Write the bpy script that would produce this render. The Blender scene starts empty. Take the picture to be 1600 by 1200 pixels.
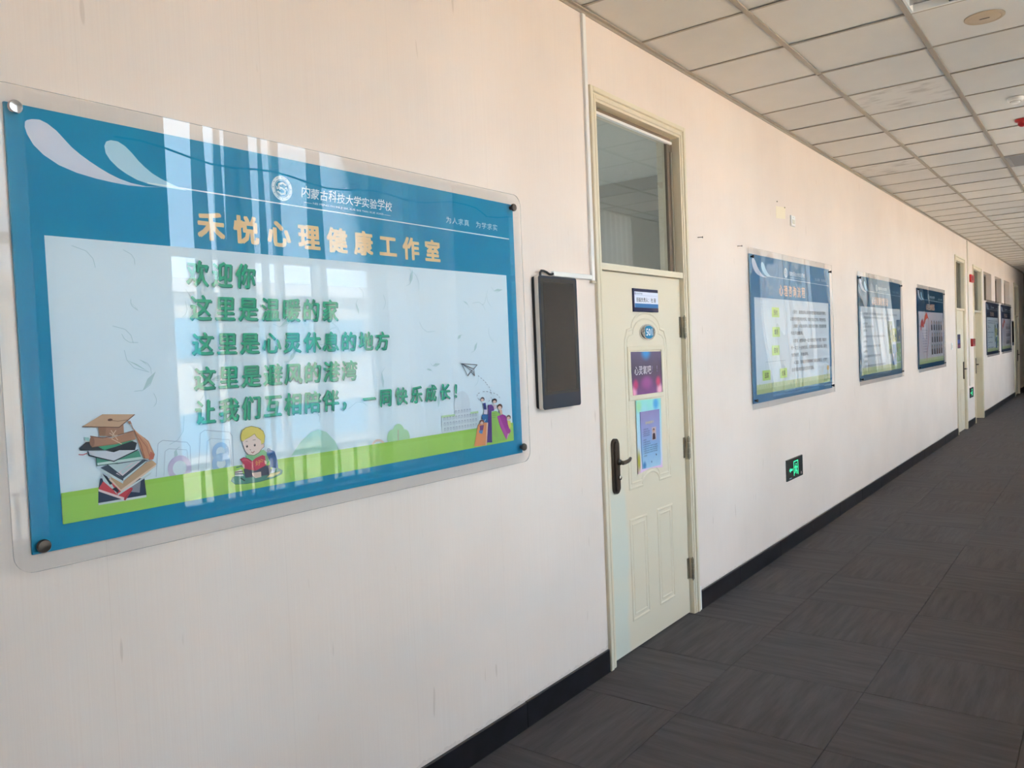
import bpy, bmesh, math, random
from mathutils import Vector, Matrix
random.seed(7)
S = bpy.context.scene
COL = S.collection

# ------------------------------------------------------------------ camera
F, YAW, PITCH, ROLL = 1255.05, 0.6457, -0.0381, -0.0416
CX, CZ, H = 2.0072, 1.5784, 3.1913
_fw = Vector((-math.sin(YAW)*math.cos(PITCH), math.cos(YAW)*math.cos(PITCH), math.sin(PITCH)))
_r = _fw.cross(Vector((0, 0, 1))).normalized(); _u = _r.cross(_fw)
_R = math.cos(ROLL)*_r + math.sin(ROLL)*_u
_U = -math.sin(ROLL)*_r + math.cos(ROLL)*_u
cd = bpy.data.cameras.new('camera'); cam = bpy.data.objects.new('camera', cd); COL.objects.link(cam)
cd.sensor_width = 36; cd.lens = F*36/1600; cd.clip_start = 0.05; cd.clip_end = 300
cam.matrix_world = Matrix(((_R.x, _U.x, -_fw.x, CX), (_R.y, _U.y, -_fw.y, 0), (_R.z, _U.z, -_fw.z, CZ), (0, 0, 0, 1)))
S.camera = cam
S.view_settings.view_transform = 'Standard'; S.view_settings.look = 'None'
S.view_settings.gamma = 1; S.view_settings.use_curve_mapping = False
S.view_settings.exposure = 0.37

# ------------------------------------------------------------------ world + sun
W = bpy.data.worlds.new('sky'); S.world = W; W.use_nodes = True
nt = W.node_tree; nt.nodes.clear()
wo = nt.nodes.new('ShaderNodeOutputWorld'); bg = nt.nodes.new('ShaderNodeBackground')
tc = nt.nodes.new('ShaderNodeTexCoord'); sx = nt.nodes.new('ShaderNodeSeparateXYZ')
rp = nt.nodes.new('ShaderNodeValToRGB')
nt.links.new(tc.outputs['Generated'], sx.inputs[0]); nt.links.new(sx.outputs['Z'], rp.inputs[0])
e = rp.color_ramp.elements
e[0].position = 0.0; e[0].color = (0.78, 0.90, 1.04, 1)
e[1].position = 1.0; e[1].color = (0.45, 0.66, 1.0, 1)
k = rp.color_ramp.elements.new(0.3); k.color = (0.66, 0.83, 1.0, 1)
nt.links.new(rp.outputs[0], bg.inputs[0]); bg.inputs[1].default_value = 9.5
nt.links.new(bg.outputs[0], wo.inputs[0])
sd = bpy.data.lights.new('sun', 'SUN'); sun = bpy.data.objects.new('sun', sd); COL.objects.link(sun)
sd.energy = 80; sd.angle = 0.01; sd.color = (1.0, 0.83, 0.62)
# the sun stands behind this building: it lights the ground and the block across the yard
sun.rotation_euler = Vector((0.30, 0.50, -0.80)).to_track_quat('-Z', 'Y').to_euler()

# ------------------------------------------------------------------ helpers
def lin(h):
    h = h.lstrip('#'); c = [int(h[i:i+2], 16)/255 for i in (0, 2, 4)]
    return tuple(x/12.92 if x <= .04045 else ((x+.055)/1.055)**2.4 for x in c) + (1,)
_mats = {}
def mat(name, col, rough=.6, metal=0, spec=.5, build=None):
    if name in _mats: return _mats[name]
    m = bpy.data.materials.new(name); m.use_nodes = True
    b = m.node_tree.nodes['Principled BSDF']
    b.inputs['Base Color'].default_value = lin(col) if isinstance(col, str) else col
    b.inputs['Roughness'].default_value = rough; b.inputs['Metallic'].default_value = metal
    b.inputs['Specular IOR Level'].default_value = spec
    if build: build(m.node_tree, b)
    _mats[name] = m; return m
def ink(col): return mat('ink_'+col.strip('#'), col, .55, 0, .25)

def noisy(c1, c2, scale=(1, 1, 1), ns=5.0, detail=5, lo=.35, hi=.65, bump=0, bscale=None):
    def f(t, b):
        N = t.nodes; L = t.links
        tcn = N.new('ShaderNodeTexCoord'); mp = N.new('ShaderNodeMapping'); mp.inputs['Scale'].default_value = scale
        nz = N.new('ShaderNodeTexNoise'); nz.inputs['Scale'].default_value = ns; nz.inputs['Detail'].default_value = detail
        cr = N.new('ShaderNodeValToRGB'); cr.color_ramp.elements[0].position = lo; cr.color_ramp.elements[1].position = hi
        cr.color_ramp.elements[0].color = lin(c1); cr.color_ramp.elements[1].color = lin(c2)
        L.new(tcn.outputs['Object'], mp.inputs[0]); L.new(mp.outputs[0], nz.inputs['Vector'])
        L.new(nz.outputs['Fac'], cr.inputs[0]); L.new(cr.outputs[0], b.inputs['Base Color'])
        if bump:
            bp = N.new('ShaderNodeBump'); bp.inputs['Strength'].default_value = bump; bp.inputs['Distance'].default_value = .002
            L.new(nz.outputs['Fac'], bp.inputs['Height']); L.new(bp.outputs[0], b.inputs['Normal'])
    return f

class MB:
    def __init__(s): s.v = []; s.f = []; s.m = []; s.mats = []
    def mi(s, m):
        if m not in s.mats: s.mats.append(m)
        return s.mats.index(m)
    def add(s, vs, fs, m):
        o = len(s.v); s.v += [tuple(x) for x in vs]; s.f += [tuple(i+o for i in f) for f in fs]; s.m += [s.mi(m)]*len(fs); return s
    def box(s, x0, x1, y0, y1, z0, z1, m):
        vs = [(x, y, z) for x in (x0, x1) for y in (y0, y1) for z in (z0, z1)]
        return s.add(vs, [(0,1,3,2),(4,6,7,5),(0,4,5,1),(2,3,7,6),(0,2,6,4),(1,5,7,3)], m)
    def bevbox(s, x0, x1, y0, y1, z0, z1, m, b=.003):
        # box whose +x face is chamfered
        xa = x1-b
        vs = [(x0,y0,z0),(x0,y1,z0),(x0,y1,z1),(x0,y0,z1),(xa,y0,z0),(xa,y1,z0),(xa,y1,z1),(xa,y0,z1),
              (x1,y0+b,z0+b),(x1,y1-b,z0+b),(x1,y1-b,z1-b),(x1,y0+b,z1-b)]
        fs = [(3,2,1,0),(8,9,10,11)]
        for i in range(4):
            j = (i+1) % 4; fs += [(i,j,j+4,i+4),(i+4,j+4,j+8,i+8)]
        return s.add(vs, fs, m)
    def prism(s, pts, x0, x1, m, front=None):
        # outline in (y,z), extruded from x0 to x1 (front face at x1)
        n = len(pts); vs = [(x0,)+tuple(p) for p in pts]+[(x1,)+tuple(p) for p in pts]
        s.add(vs, [tuple(range(n))[::-1]]+[(i,(i+1)%n,(i+1)%n+n,i+n) for i in range(n)], m)
        s.add(vs[n:], [tuple(range(n))], front or m); return s
    def tube(s, path, r, m, n=8, caps=True):
        path = [Vector(p) for p in path]; rs = r if isinstance(r, (list, tuple)) else [r]*len(path)
        vs = []; fs = []; up = None
        for i, p in enumerate(path):
            a = path[max(i-1, 0)]; b = path[min(i+1, len(path)-1)]; t = (b-a).normalized()
            if up is None: up = Vector((0,0,1)) if abs(t.z) < .9 else Vector((1,0,0))
            sd_ = t.cross(up).normalized(); u2 = sd_.cross(t).normalized(); up = u2
            for k in range(n):
                an = 2*math.pi*k/n; vs.append(p+rs[i]*(math.cos(an)*sd_+math.sin(an)*u2))
        for i in range(len(path)-1):
            for k in range(n):
                fs.append((i*n+k, i*n+(k+1)%n, (i+1)*n+(k+1)%n, (i+1)*n+k))
        if caps: fs += [tuple(range(n))[::-1], tuple(range((len(path)-1)*n, len(path)*n))]
        return s.add(vs, fs, m)
    def lathe(s, c, prof, axis, m, n=24):
        # prof: (radius, distance along axis)
        c = Vector(c); ax = Vector(axis).normalized()
        a = ax.orthogonal().normalized(); b = ax.cross(a)
        vs = []; fs = []
        for r, d in prof:
            for k in range(n):
                t = 2*math.pi*k/n; vs.append(c+ax*d+r*(math.cos(t)*a+math.sin(t)*b))
        for i in range(len(prof)-1):
            for k in range(n): fs.append((i*n+k, i*n+(k+1)%n, (i+1)*n+(k+1)%n, (i+1)*n+k))
        fs.append(tuple(range(n))[::-1]); fs.append(tuple(range((len(prof)-1)*n, len(prof)*n)))
        return s.add(vs, fs, m)
    def build(s, name, parent=None, smooth=False, loc=None):
        me = bpy.data.meshes.new(name)
        org = Vector(loc) if loc is not None else Vector((0,0,0))
        me.from_pydata([tuple(Vector(v)-org) for v in s.v], [], s.f)
        for m in s.mats: me.materials.append(m)
        me.polygons.foreach_set('material_index', s.m)
        if smooth:
            me.polygons.foreach_set('use_smooth', [True]*len(s.f))
        me.update()
        if smooth:
            try: me.set_sharp_from_angle(angle=.6)
            except Exception: pass
        o = bpy.data.objects.new(name, me); COL.objects.link(o)
        if parent is not None: o.parent = parent
        w_ = Vector((0,0,0)); q_ = parent
        while q_ is not None: w_ += q_.location; q_ = q_.parent
        o.location = org - w_
        return o
def tag(o, label=None, cat=None, group=None, kind=None):
    if label: o['label'] = label
    if cat: o['category'] = cat
    if group: o['group'] = group
    if kind: o['kind'] = kind
    return o
def empty(name, loc=(0,0,0)):
    o = bpy.data.objects.new(name, None); COL.objects.link(o); o.location = loc; o.empty_display_size = .1; return o
def struct(o): o['kind'] = 'structure'; return o

def at(px, py, X=0.0):
    """(y, z) of a point of the plane x = X, measured off the photograph"""
    d = _fw + _R*((px-800)/F) - _U*((py-600)/F)
    t = (X-CX)/d.x
    return (t*d.y, CZ+t*d.z)
def rrect(y0, y1, z0, z1, r, n=5):
    out = []
    for (cy, cz, a0) in ((y1-r, z0+r, -90), (y1-r, z1-r, 0), (y0+r, z1-r, 90), (y0+r, z0+r, 180)):
        for k in range(n+1):
            a = math.radians(a0+90*k/n); out.append((cy+r*math.cos(a), cz+r*math.sin(a)))
    return out

# text as flat ink -------------------------------------------------------
_gl = {}
def glyph(s_, off=0.0):
    key = (s_, off)
    if key not in _gl:
        c = bpy.data.curves.new('t', 'FONT'); c.body = s_; c.resolution_u = 2; c.offset = off
        o = bpy.data.objects.new('t', c); COL.objects.link(o)
        bpy.context.view_layer.update()
        m = bpy.data.meshes.new_from_object(o.evaluated_get(bpy.context.evaluated_depsgraph_get()))
        vs = [(v.co.x, v.co.y) for v in m.vertices]; fs = [tuple(p.vertices) for p in m.polygons]
        bpy.data.objects.remove(o); bpy.data.curves.remove(c); bpy.data.meshes.remove(m)
        _gl[key] = (vs, fs)
    return _gl[key]
class Art(MB):
    """flat printed artwork on a wall-parallel plane; each shape a hair in front of the last"""
    def __init__(s, X, dy=0, dz=0, step=.000025, ax=None, mf=1):
        super().__init__(); s.mf = mf; s.X = X; s.dy = dy; s.dz = dz; s.step = step; s.n = 0; s.ax = X if ax is None else ax
    def build(s, *a, **k):
        if s.mf != 1: s.v = [(x, s.dy+(y-s.dy)*s.mf, CZ+(z-CZ)*s.mf) for x, y, z in s.v]
        return super().build(*a, **k)
    def nx(s): s.n += 1; return s.X+s.n*s.step
    def P(s, pts): return [at(a, b, s.ax) for a, b in pts]
    def poly(s, pts, col, px=True):
        q = s.P(pts) if px else pts; x = s.nx()
        s.add([(x, y+s.dy, z+s.dz) for y, z in q], [tuple(range(len(q)))], ink(col)); return s
    def rect(s, y0, y1, z0, z1, col): return s.poly([(y0,z0),(y1,z0),(y1,z1),(y0,z1)], col, False)
    def line(s, pts, w, col, px=True, close=False):
        q = [Vector(p) for p in (s.P(pts) if px else pts)]; x = s.nx()
        if close: q.append(q[0])
        for a, b in zip(q, q[1:]):
            d = b-a
            if d.length < 1e-6: continue
            n = Vector((-d.y, d.x)).normalized()*w/2; e_ = d.normalized()*w*.3
            c = [a-n-e_, b-n+e_, b+n+e_, a+n-e_]
            s.add([(x, p.x+s.dy, p.y+s.dz) for p in c], [(0,1,2,3)], ink(col))
        return s
    def ell(s, cy, cz, ry, rz, col, n=20, rot=0, px=False):
        if px: cy, cz = at(cy, cz, s.ax)
        cr, sr = math.cos(rot), math.sin(rot)
        return s.poly([(cy+ry*math.cos(t)*cr-rz*math.sin(t)*sr, cz+ry*math.cos(t)*sr+rz*math.sin(t)*cr) for t in [2*math.pi*k/n for k in range(n)]], col, False)
    def ring(s, cy, cz, r0, r1, col, n=28):
        x = s.nx(); vs = []; fs = []
        for k in range(n):
            t = 2*math.pi*k/n
            vs += [(x, cy+s.dy+r0*math.cos(t), cz+s.dz+r0*math.sin(t)), (x, cy+s.dy+r1*math.cos(t), cz+s.dz+r1*math.sin(t))]
            j = (k+1) % n; fs.append((2*k, 2*k+1, 2*j+1, 2*j))
        s.add(vs, fs, ink(col)); return s
    def text(s, txt, y0, y1, z0, z1, col, off=0.0, cell=None, skew=0):
        """whole string fitted to the box, or char by char in equal cells when cell is the glyph width"""
        if off > 0:
            w_ = cell if cell is not None else (z1-z0)*.9; d = off*w_*.85
            for (dy_, dz_) in ((-d, -d), (d, d), (-d, d), (d, -d), (d*1.3, 0), (-d*1.3, 0), (0, 0)):
                s.text(txt, y0+dy_, y1+dy_, z0+dz_, z1+dz_, col, 0, cell, skew); s.n -= .8
            s.n += 1; return s
        x = s.nx()
        if cell is None:
            vs, fs = glyph(txt, off)
            if not vs: return s
            a0 = min(v[0] for v in vs); a1 = max(v[0] for v in vs); b0 = min(v[1] for v in vs); b1 = max(v[1] for v in vs)
            s.add([(x, s.dy+y0+(v[0]-a0)/(a1-a0)*(y1-y0)+skew*(v[1]-b0)/(b1-b0)*(z1-z0), s.dz+z0+(v[1]-b0)/(b1-b0)*(z1-z0)) for v in vs], fs, ink(col))
        else:
            n = len(txt); pitch = (y1-y0-cell)/max(n-1, 1)
            for i, ch in enumerate(txt):
                if ch == ' ': continue
                vs, fs = glyph(ch, off)
                s.add([(x, s.dy+y0+i*pitch+(v[0]-.04)/.92*cell+skew*(v[1]-.3)*(z1-z0), s.dz+z0+(v[1]+.08)/.9*(z1-z0)) for v in vs], fs, ink(col))
        return s

# ------------------------------------------------------------------ materials
def wall_paint(t, b):
    N = t.nodes; L = t.links
    g = N.new('ShaderNodeNewGeometry'); mp = N.new('ShaderNodeMapping'); mp.inputs['Scale'].default_value = (1, 260, 2.2)
    nz = N.new('ShaderNodeTexNoise'); nz.inputs['Scale'].default_value = 1; nz.inputs['Detail'].default_value = 3
    L.new(g.outputs['Position'], mp.inputs[0]); L.new(mp.outputs[0], nz.inputs['Vector'])
    cr = N.new('ShaderNodeValToRGB'); cr.color_ramp.elements[0].position = .3; cr.color_ramp.elements[1].position = .7
    cr.color_ramp.elements[0].color = lin('#eee1d8'); cr.color_ramp.elements[1].color = lin('#f1e5dc')
    L.new(nz.outputs['Fac'], cr.inputs[0])
    # broad blotches where the paint was touched up
    n2 = N.new('ShaderNodeTexNoise'); n2.inputs['Scale'].default_value = 1.3; n2.inputs['Detail'].default_value = 4
    L.new(g.outputs['Position'], n2.inputs['Vector'])
    r2 = N.new('ShaderNodeValToRGB'); r2.color_ramp.elements[0].position = .35; r2.color_ramp.elements[1].position = .7
    r2.color_ramp.elements[0].color = (.93, .925, .92, 1); r2.color_ramp.elements[1].color = (1, 1, 1, 1)
    L.new(n2.outputs['Fac'], r2.inputs[0])
    mx = N.new('ShaderNodeMix'); mx.data_type = 'RGBA'; mx.blend_type = 'MULTIPLY'; mx.inputs[0].default_value = 1
    L.new(cr.outputs[0], mx.inputs[6]); L.new(r2.outputs[0], mx.inputs[7])
    # thin vertical scratches and scuffs low on the wall
    m3 = N.new('ShaderNodeMapping'); m3.inputs['Scale'].default_value = (1, 30, 5)
    n3 = N.new('ShaderNodeTexNoise'); n3.inputs['Scale'].default_value = 1; n3.inputs['Detail'].default_value = 1
    L.new(g.outputs['Position'], m3.inputs[0]); L.new(m3.outputs[0], n3.inputs['Vector'])
    r3 = N.new('ShaderNodeValToRGB'); r3.color_ramp.elements[0].position = .21; r3.color_ramp.elements[1].position = .25
    r3.color_ramp.elements[0].color = (.86, .84, .82, 1); r3.color_ramp.elements[1].color = (1, 1, 1, 1)
    L.new(n3.outputs['Fac'], r3.inputs[0])
    m4 = N.new('ShaderNodeMix'); m4.data_type = 'RGBA'; m4.blend_type = 'MULTIPLY'; m4.inputs[0].default_value = 1
    L.new(mx.outputs[2], m4.inputs[6]); L.new(r3.outputs[0], m4.inputs[7])
    # wallpaper joints every 1.06 m and grime just above the skirting
    sp = N.new('ShaderNodeSeparateXYZ'); L.new(g.outputs['Position'], sp.inputs[0])
    def mth(op, a, bb):
        n = N.new('ShaderNodeMath'); n.operation = op
        for i, q in enumerate((a, bb)):
            if isinstance(q, (int, float)): n.inputs[i].default_value = q
            elif q is not None: L.new(q, n.inputs[i])
        return n.outputs[0]
    fr = mth('ABSOLUTE', mth('SUBTRACT', mth('FRACT', mth('DIVIDE', mth('ADD', sp.outputs['Y'], 9.90), .53), 0), .5), 0)
    seam = mth('MULTIPLY', mth('LESS_THAN', fr, .0015), .08)
    wob = mth('MULTIPLY', mth('SUBTRACT', n3.outputs['Fac'], .5), .03)
    gr = mth('MULTIPLY', mth('LESS_THAN', mth('ADD', sp.outputs['Z'], wob), .122), .16)
    tot = mth('ADD', seam, gr)
    m5 = N.new('ShaderNodeMix'); m5.data_type = 'RGBA'; L.new(tot, m5.inputs[0])
    L.new(m4.outputs[2], m5.inputs[6]); m5.inputs[7].default_value = lin('#8d7462')
    L.new(m5.outputs[2], b.inputs['Base Color'])
    bp = N.new('ShaderNodeBump'); bp.inputs['Strength'].default_value = .06; bp.inputs['Distance'].default_value = .001
    L.new(nz.outputs['Fac'], bp.inputs['Height']); L.new(bp.outputs[0], b.inputs['Normal'])
M_WALL = mat('wall_paint', '#ece4dc', .7, build=wall_paint)
M_PLAIN = mat('plain_plaster', '#e6ddd0', .8)
M_CEIL = mat('ceiling_board', '#dcdbd8', .85, build=noisy('#d6d5d2', '#dfdedb', ns=1.7, detail=3))
M_CEILD = mat('smudged_ceiling_board', '#c0b9b0', .85, build=noisy('#bcbab6', '#dcdbd8', (2, 5, 1), ns=3, detail=6, lo=.3, hi=.5))
M_GRID = mat('ceiling_grid_metal', '#a9a297', .5, .2)
M_VOID = mat('ceiling_void', '#55504a', .9)
def carpet(vert):
    def f(t, b):
        N = t.nodes; L = t.links
        g = N.new('ShaderNodeNewGeometry'); oi = N.new('ShaderNodeObjectInfo')
        ad = N.new('ShaderNodeVectorMath'); ad.operation = 'ADD'
        ml = N.new('ShaderNodeVectorMath'); ml.operation = 'SCALE'; ml.inputs[3].default_value = 1
        cb = N.new('ShaderNodeCombineXYZ')
        for i in range(3): L.new(oi.outputs['Random'], cb.inputs[i])
        ml.inputs[3].default_value = 37; L.new(cb.outputs[0], ml.inputs[0])
        L.new(g.outputs['Position'], ad.inputs[0]); L.new(ml.outputs[0], ad.inputs[1])
        mp = N.new('ShaderNodeMapping'); mp.inputs['Scale'].default_value = (2.5, 26, 1) if vert else (26, 2.5, 1)
        L.new(ad.outputs[0], mp.inputs[0])
        nz = N.new('ShaderNodeTexNoise'); nz.inputs['Scale'].default_value = 1; nz.inputs['Detail'].default_value = 6
        nz.inputs['Roughness'].default_value = .65
        L.new(mp.outputs[0], nz.inputs['Vector'])
        cr = N.new('ShaderNodeValToRGB'); cr.color_ramp.elements[0].position = .3; cr.color_ramp.elements[1].position = .72
        cr.color_ramp.elements[0].color = lin('#454244'); cr.color_ramp.elements[1].color = lin('#585456')
        L.new(nz.outputs['Fac'], cr.inputs[0]); L.new(cr.outputs[0], b.inputs['Base Color'])
        bp = N.new('ShaderNodeBump'); bp.inputs['Strength'].default_value = .5; bp.inputs['Distance'].default_value = .002
        L.new(nz.outputs['Fac'], bp.inputs['Height']); L.new(bp.outputs[0], b.inputs['Normal'])
    return f
M_CARP = [mat('carpet_grain_across', '#4a4648', .85, 0, .3, carpet(False)), mat('carpet_grain_along', '#4a4648', .85, 0, .3, carpet(True))]
M_SKIRT = mat('black_glazed_tile', '#1c1b1e', .35, build=noisy('#151417', '#26242a', ns=9, detail=6, lo=.4, hi=.75))
M_DOOR = mat('cream_door_enamel', '#e6dcc6', .38, build=noisy('#e3d9c1', '#e8dfca', ns=2.2))
def leafpaint(t, b):
    N = t.nodes; L = t.links
    g = N.new('ShaderNodeNewGeometry'); sp = N.new('ShaderNodeSeparateXYZ'); L.new(g.outputs['Position'], sp.inputs[0])
    mp = N.new('ShaderNodeMapping'); mp.inputs['Scale'].default_value = (1, 3, 3); L.new(g.outputs['Position'], mp.inputs[0])
    nz = N.new('ShaderNodeTexNoise'); nz.inputs['Scale'].default_value = 1.0; L.new(mp.outputs[0], nz.inputs['Vector'])
    def mth(op, a, bb):
        n = N.new('ShaderNodeMath'); n.operation = op
        for i, q in enumerate((a, bb)):
            if isinstance(q, (int, float)): n.inputs[i].default_value = q
            else: L.new(q, n.inputs[i])
        return n.outputs[0]
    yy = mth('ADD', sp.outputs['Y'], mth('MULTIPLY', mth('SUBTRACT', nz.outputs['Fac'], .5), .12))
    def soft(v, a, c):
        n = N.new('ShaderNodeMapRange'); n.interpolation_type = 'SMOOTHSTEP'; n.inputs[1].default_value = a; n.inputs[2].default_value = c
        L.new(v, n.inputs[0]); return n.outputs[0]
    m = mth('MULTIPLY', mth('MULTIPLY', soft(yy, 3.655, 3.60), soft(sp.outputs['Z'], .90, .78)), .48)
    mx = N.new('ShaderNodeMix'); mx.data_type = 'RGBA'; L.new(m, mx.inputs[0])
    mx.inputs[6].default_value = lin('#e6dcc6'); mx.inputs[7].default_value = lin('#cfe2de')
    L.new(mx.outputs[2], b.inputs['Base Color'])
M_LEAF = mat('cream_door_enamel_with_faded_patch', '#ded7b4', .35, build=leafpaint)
M_ALU = mat('aluminium_strip', '#b5b1a6', .35, .8)
M_BRN = mat('brown_grey_sash', '#76695a', .5)
M_DARKROOM = mat('room_grey_paint', '#8d8b84', .8)
M_CHROME = mat('polished_chrome', '#d8d8d8', .15, 1)
M_DKMETAL = mat('dark_bronze_metal', '#57504b', .3, .8)
M_STEEL = mat('worn_steel', '#8d8778', .4, .7)
M_WPLAST = mat('white_plastic', '#eeeeec', .4)
M_BLACK = mat('black_plastic', '#121214', .4)
M_RED = mat('red_plastic', '#a81d22', .4)
M_FRAME = mat('white_window_frame', '#dcdcd8', .4)

def glassy(name, ior=1.6, tint=(1, 1, 1, 1), rough=0.0):
    m = bpy.data.materials.new(name); m.use_nodes = True; t = m.node_tree; t.nodes.clear()
    o = t.nodes.new('ShaderNodeOutputMaterial'); mx = t.nodes.new('ShaderNodeMixShader')
    fr = t.nodes.new('ShaderNodeFresnel'); fr.inputs[0].default_value = ior
    tr = t.nodes.new('ShaderNodeBsdfTransparent'); tr.inputs[0].default_value = tint
    gl = t.nodes.new('ShaderNodeBsdfGlossy'); gl.inputs['Roughness'].default_value = rough
    t.links.new(fr.outputs[0], mx.inputs[0]); t.links.new(tr.outputs[0], mx.inputs[1]); t.links.new(gl.outputs[0], mx.inputs[2])
    t.links.new(mx.outputs[0], o.inputs[0]); return m
def clear(name, tint):
    m = bpy.data.materials.new(name); m.use_nodes = True; t = m.node_tree; t.nodes.clear()
    o = t.nodes.new('ShaderNodeOutputMaterial'); tr = t.nodes.new('ShaderNodeBsdfTransparent'); tr.inputs[0].default_value = tint
    t.links.new(tr.outputs[0], o.inputs[0]); return m
M_ACR = glassy('clear_acrylic_face', 1.6)
M_ACRB = clear('clear_acrylic_back', (1, 1, 1, 1))
def edgy(name):
    m = glassy(name, 1.3); t = m.node_tree
    mx = t.nodes.new('ShaderNodeMixShader'); df = t.nodes.new('ShaderNodeBsdfDiffuse'); df.inputs[0].default_value = lin('#b3a596'); mx.inputs[0].default_value = .35
    o = t.nodes['Material Output']; src = o.inputs[0].links[0].from_socket
    t.links.new(src, mx.inputs[1]); t.links.new(df.outputs[0], mx.inputs[2]); t.links.new(mx.outputs[0], o.inputs[0]); return m
M_ACRE = edgy('acrylic_edge')
M_GLASS = glassy('window_glass', 1.6, (.76, .78, .76, 1))
M_PANE = glassy('thin_window_pane', 1.45, (.96, .97, .97, 1))

M_FROST = bpy.data.materials.new('added_frosted_pane'); M_FROST.use_nodes = True
_t = M_FROST.node_tree; _t.nodes.clear(); _o = _t.nodes.new('ShaderNodeOutputMaterial'); _l = _t.nodes.new('ShaderNodeBsdfTranslucent')
_l.inputs[0].default_value = (.8, .84, .86, 1); _t.links.new(_l.outputs[0], _o.inputs[0])
# ------------------------------------------------------------------ structure
XW = 2.6       # window wall
Y0, Y1 = -4.0, 26.2
# wall with door and window openings (y0,y1,z0,z1)
OPEN = [(3.38, 4.41, 0, 2.835), (14.30, 15.27, 0, 2.83), (16.27, 17.36, 0, 2.80),
        (17.74, 18.94, 2.215, 2.77), (19.56, 20.72, 2.215, 2.77), (21.24, 22.42, 2.215, 2.77), (23.30, 24.42, 0, 2.80)]
def holed_wall(x0, x1, ya, yb, za, zb, holes, m):
    b = MB(); y = ya
    for (a, c, z0, z1) in sorted(holes):
        b.box(x0, x1, y, a, za, zb, m)
        if z0 > za: b.box(x0, x1, a, c, za, z0, m)
        if z1 < zb: b.box(x0, x1, a, c, z1, zb, m)
        y = c
    b.box(x0, x1, y, yb, za, zb, m); return b
struct(holed_wall(-.14, 0, Y0, Y1, 0, H+.25, OPEN, M_WALL).build('wall_left'))
WINS = [(-.2, 1.9), (2.68, 5.3), (6.1, 8.75), (9.55, 12.15), (12.95, 15.5), (16.3, 18.9), (19.7, 22.3)]
struct(holed_wall(XW, XW+.24, Y0, Y1, 0, H+.25, [(a, c, .65, 3.18) for a, c in WINS], M_PLAIN).build('wall_right'))
struct(MB().box(-4.2, XW+.24, Y1, Y1+.2, 0, H+.25, mat('dark_end_wall_paint', '#5e4f47', .7)).build('wall_far'))
struct(MB().box(-4.2, XW+.24, Y0-.2, Y0, 0, H+.25, M_PLAIN).build('wall_near'))
struct(holed_wall(-4.2, -4.0, Y0, Y1, 0, H+.25, [(1.9, 5.3, .95, 2.3), (13.6, 15.4, .95, 2.3), (16.4, 18.6, .95, 2.3)], M_DARKROOM).build('wall_back'))
for n_, (a, c) in enumerate(((1.9, 5.3), (13.6, 15.4), (16.4, 18.6))):  # unseen windows added to brighten the rooms behind the transoms
    w_ = struct(empty('window_%d' % (11+n_), (-4.1, (a+c)/2, .95)))
    b = MB(); b.box(-4.13, -4.07, a+.001, c-.001, .951, 1.0, M_FRAME).box(-4.13, -4.07, a+.001, c-.001, 2.25, 2.299, M_FRAME)
    for y in (a+.03, (a+c)/2, c-.03): b.box(-4.13, -4.07, y-.025, y+.025, 1.0, 2.25, M_FRAME)
    b.build('window_frame', w_)
    for (p, q) in ((a+.055, (a+c)/2-.025), ((a+c)/2+.025, c-.055)):
        MB().box(-4.102, -4.098, p, q, 1.0, 2.25, M_FROST).build('pane', w_)

for i, yy in enumerate((1.2, 5.9, 13.2, 15.8, 19.2, 22.9)):
    struct(MB().box(-4.0, -.14, yy, yy+.12, 0, H+.25, M_DARKROOM).build('wall_partition'))

# floor: a slab with carpet tiles laid on it
fl = struct(MB().box(-4.2, XW+.24, Y0-.2, Y1+.2, -.12, -.006, mat('screed', '#3b3838', .9)).build('floor'))
TL = .61; x_off = -.13
tile_me = []
for v in (0, 1):
    b = MB(); g = .0012; bb = .0025; s_ = TL/2-g
    vs = [(-s_,-s_,-.006),(s_,-s_,-.006),(s_,s_,-.006),(-s_,s_,-.006),(-s_,-s_,-bb*.5),(s_,-s_,-bb*.5),(s_,s_,-bb*.5),(-s_,s_,-bb*.5),
          (-s_+bb,-s_+bb,0),(s_-bb,-s_+bb,0),(s_-bb,s_-bb,0),(-s_+bb,s_-bb,0)]
    fs = [(8,9,10,11)]
    for i in range(4):
        j = (i+1) % 4; fs += [(i,j,j+4,i+4),(i+4,j+4,j+8,i+8)]
    me = bpy.data.meshes.new('carpet_tile'); me.from_pydata(vs, [], fs); me.materials.append(M_CARP[v]); me.update(); tile_me.append(me)
for i in range(5):
    for j in range(-5, 44):
        cx_ = x_off+TL*(i+.5); cy_ = .07+TL*(j+.5)
        if cx_+TL/2 > XW+.35 or cy_+TL/2 > Y1+.3: continue
        o = bpy.data.objects.new('carpet_tile', tile_me[(i+j) % 2]); COL.objects.link(o); o.parent = fl
        o.location = (cx_, cy_, 0)

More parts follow.
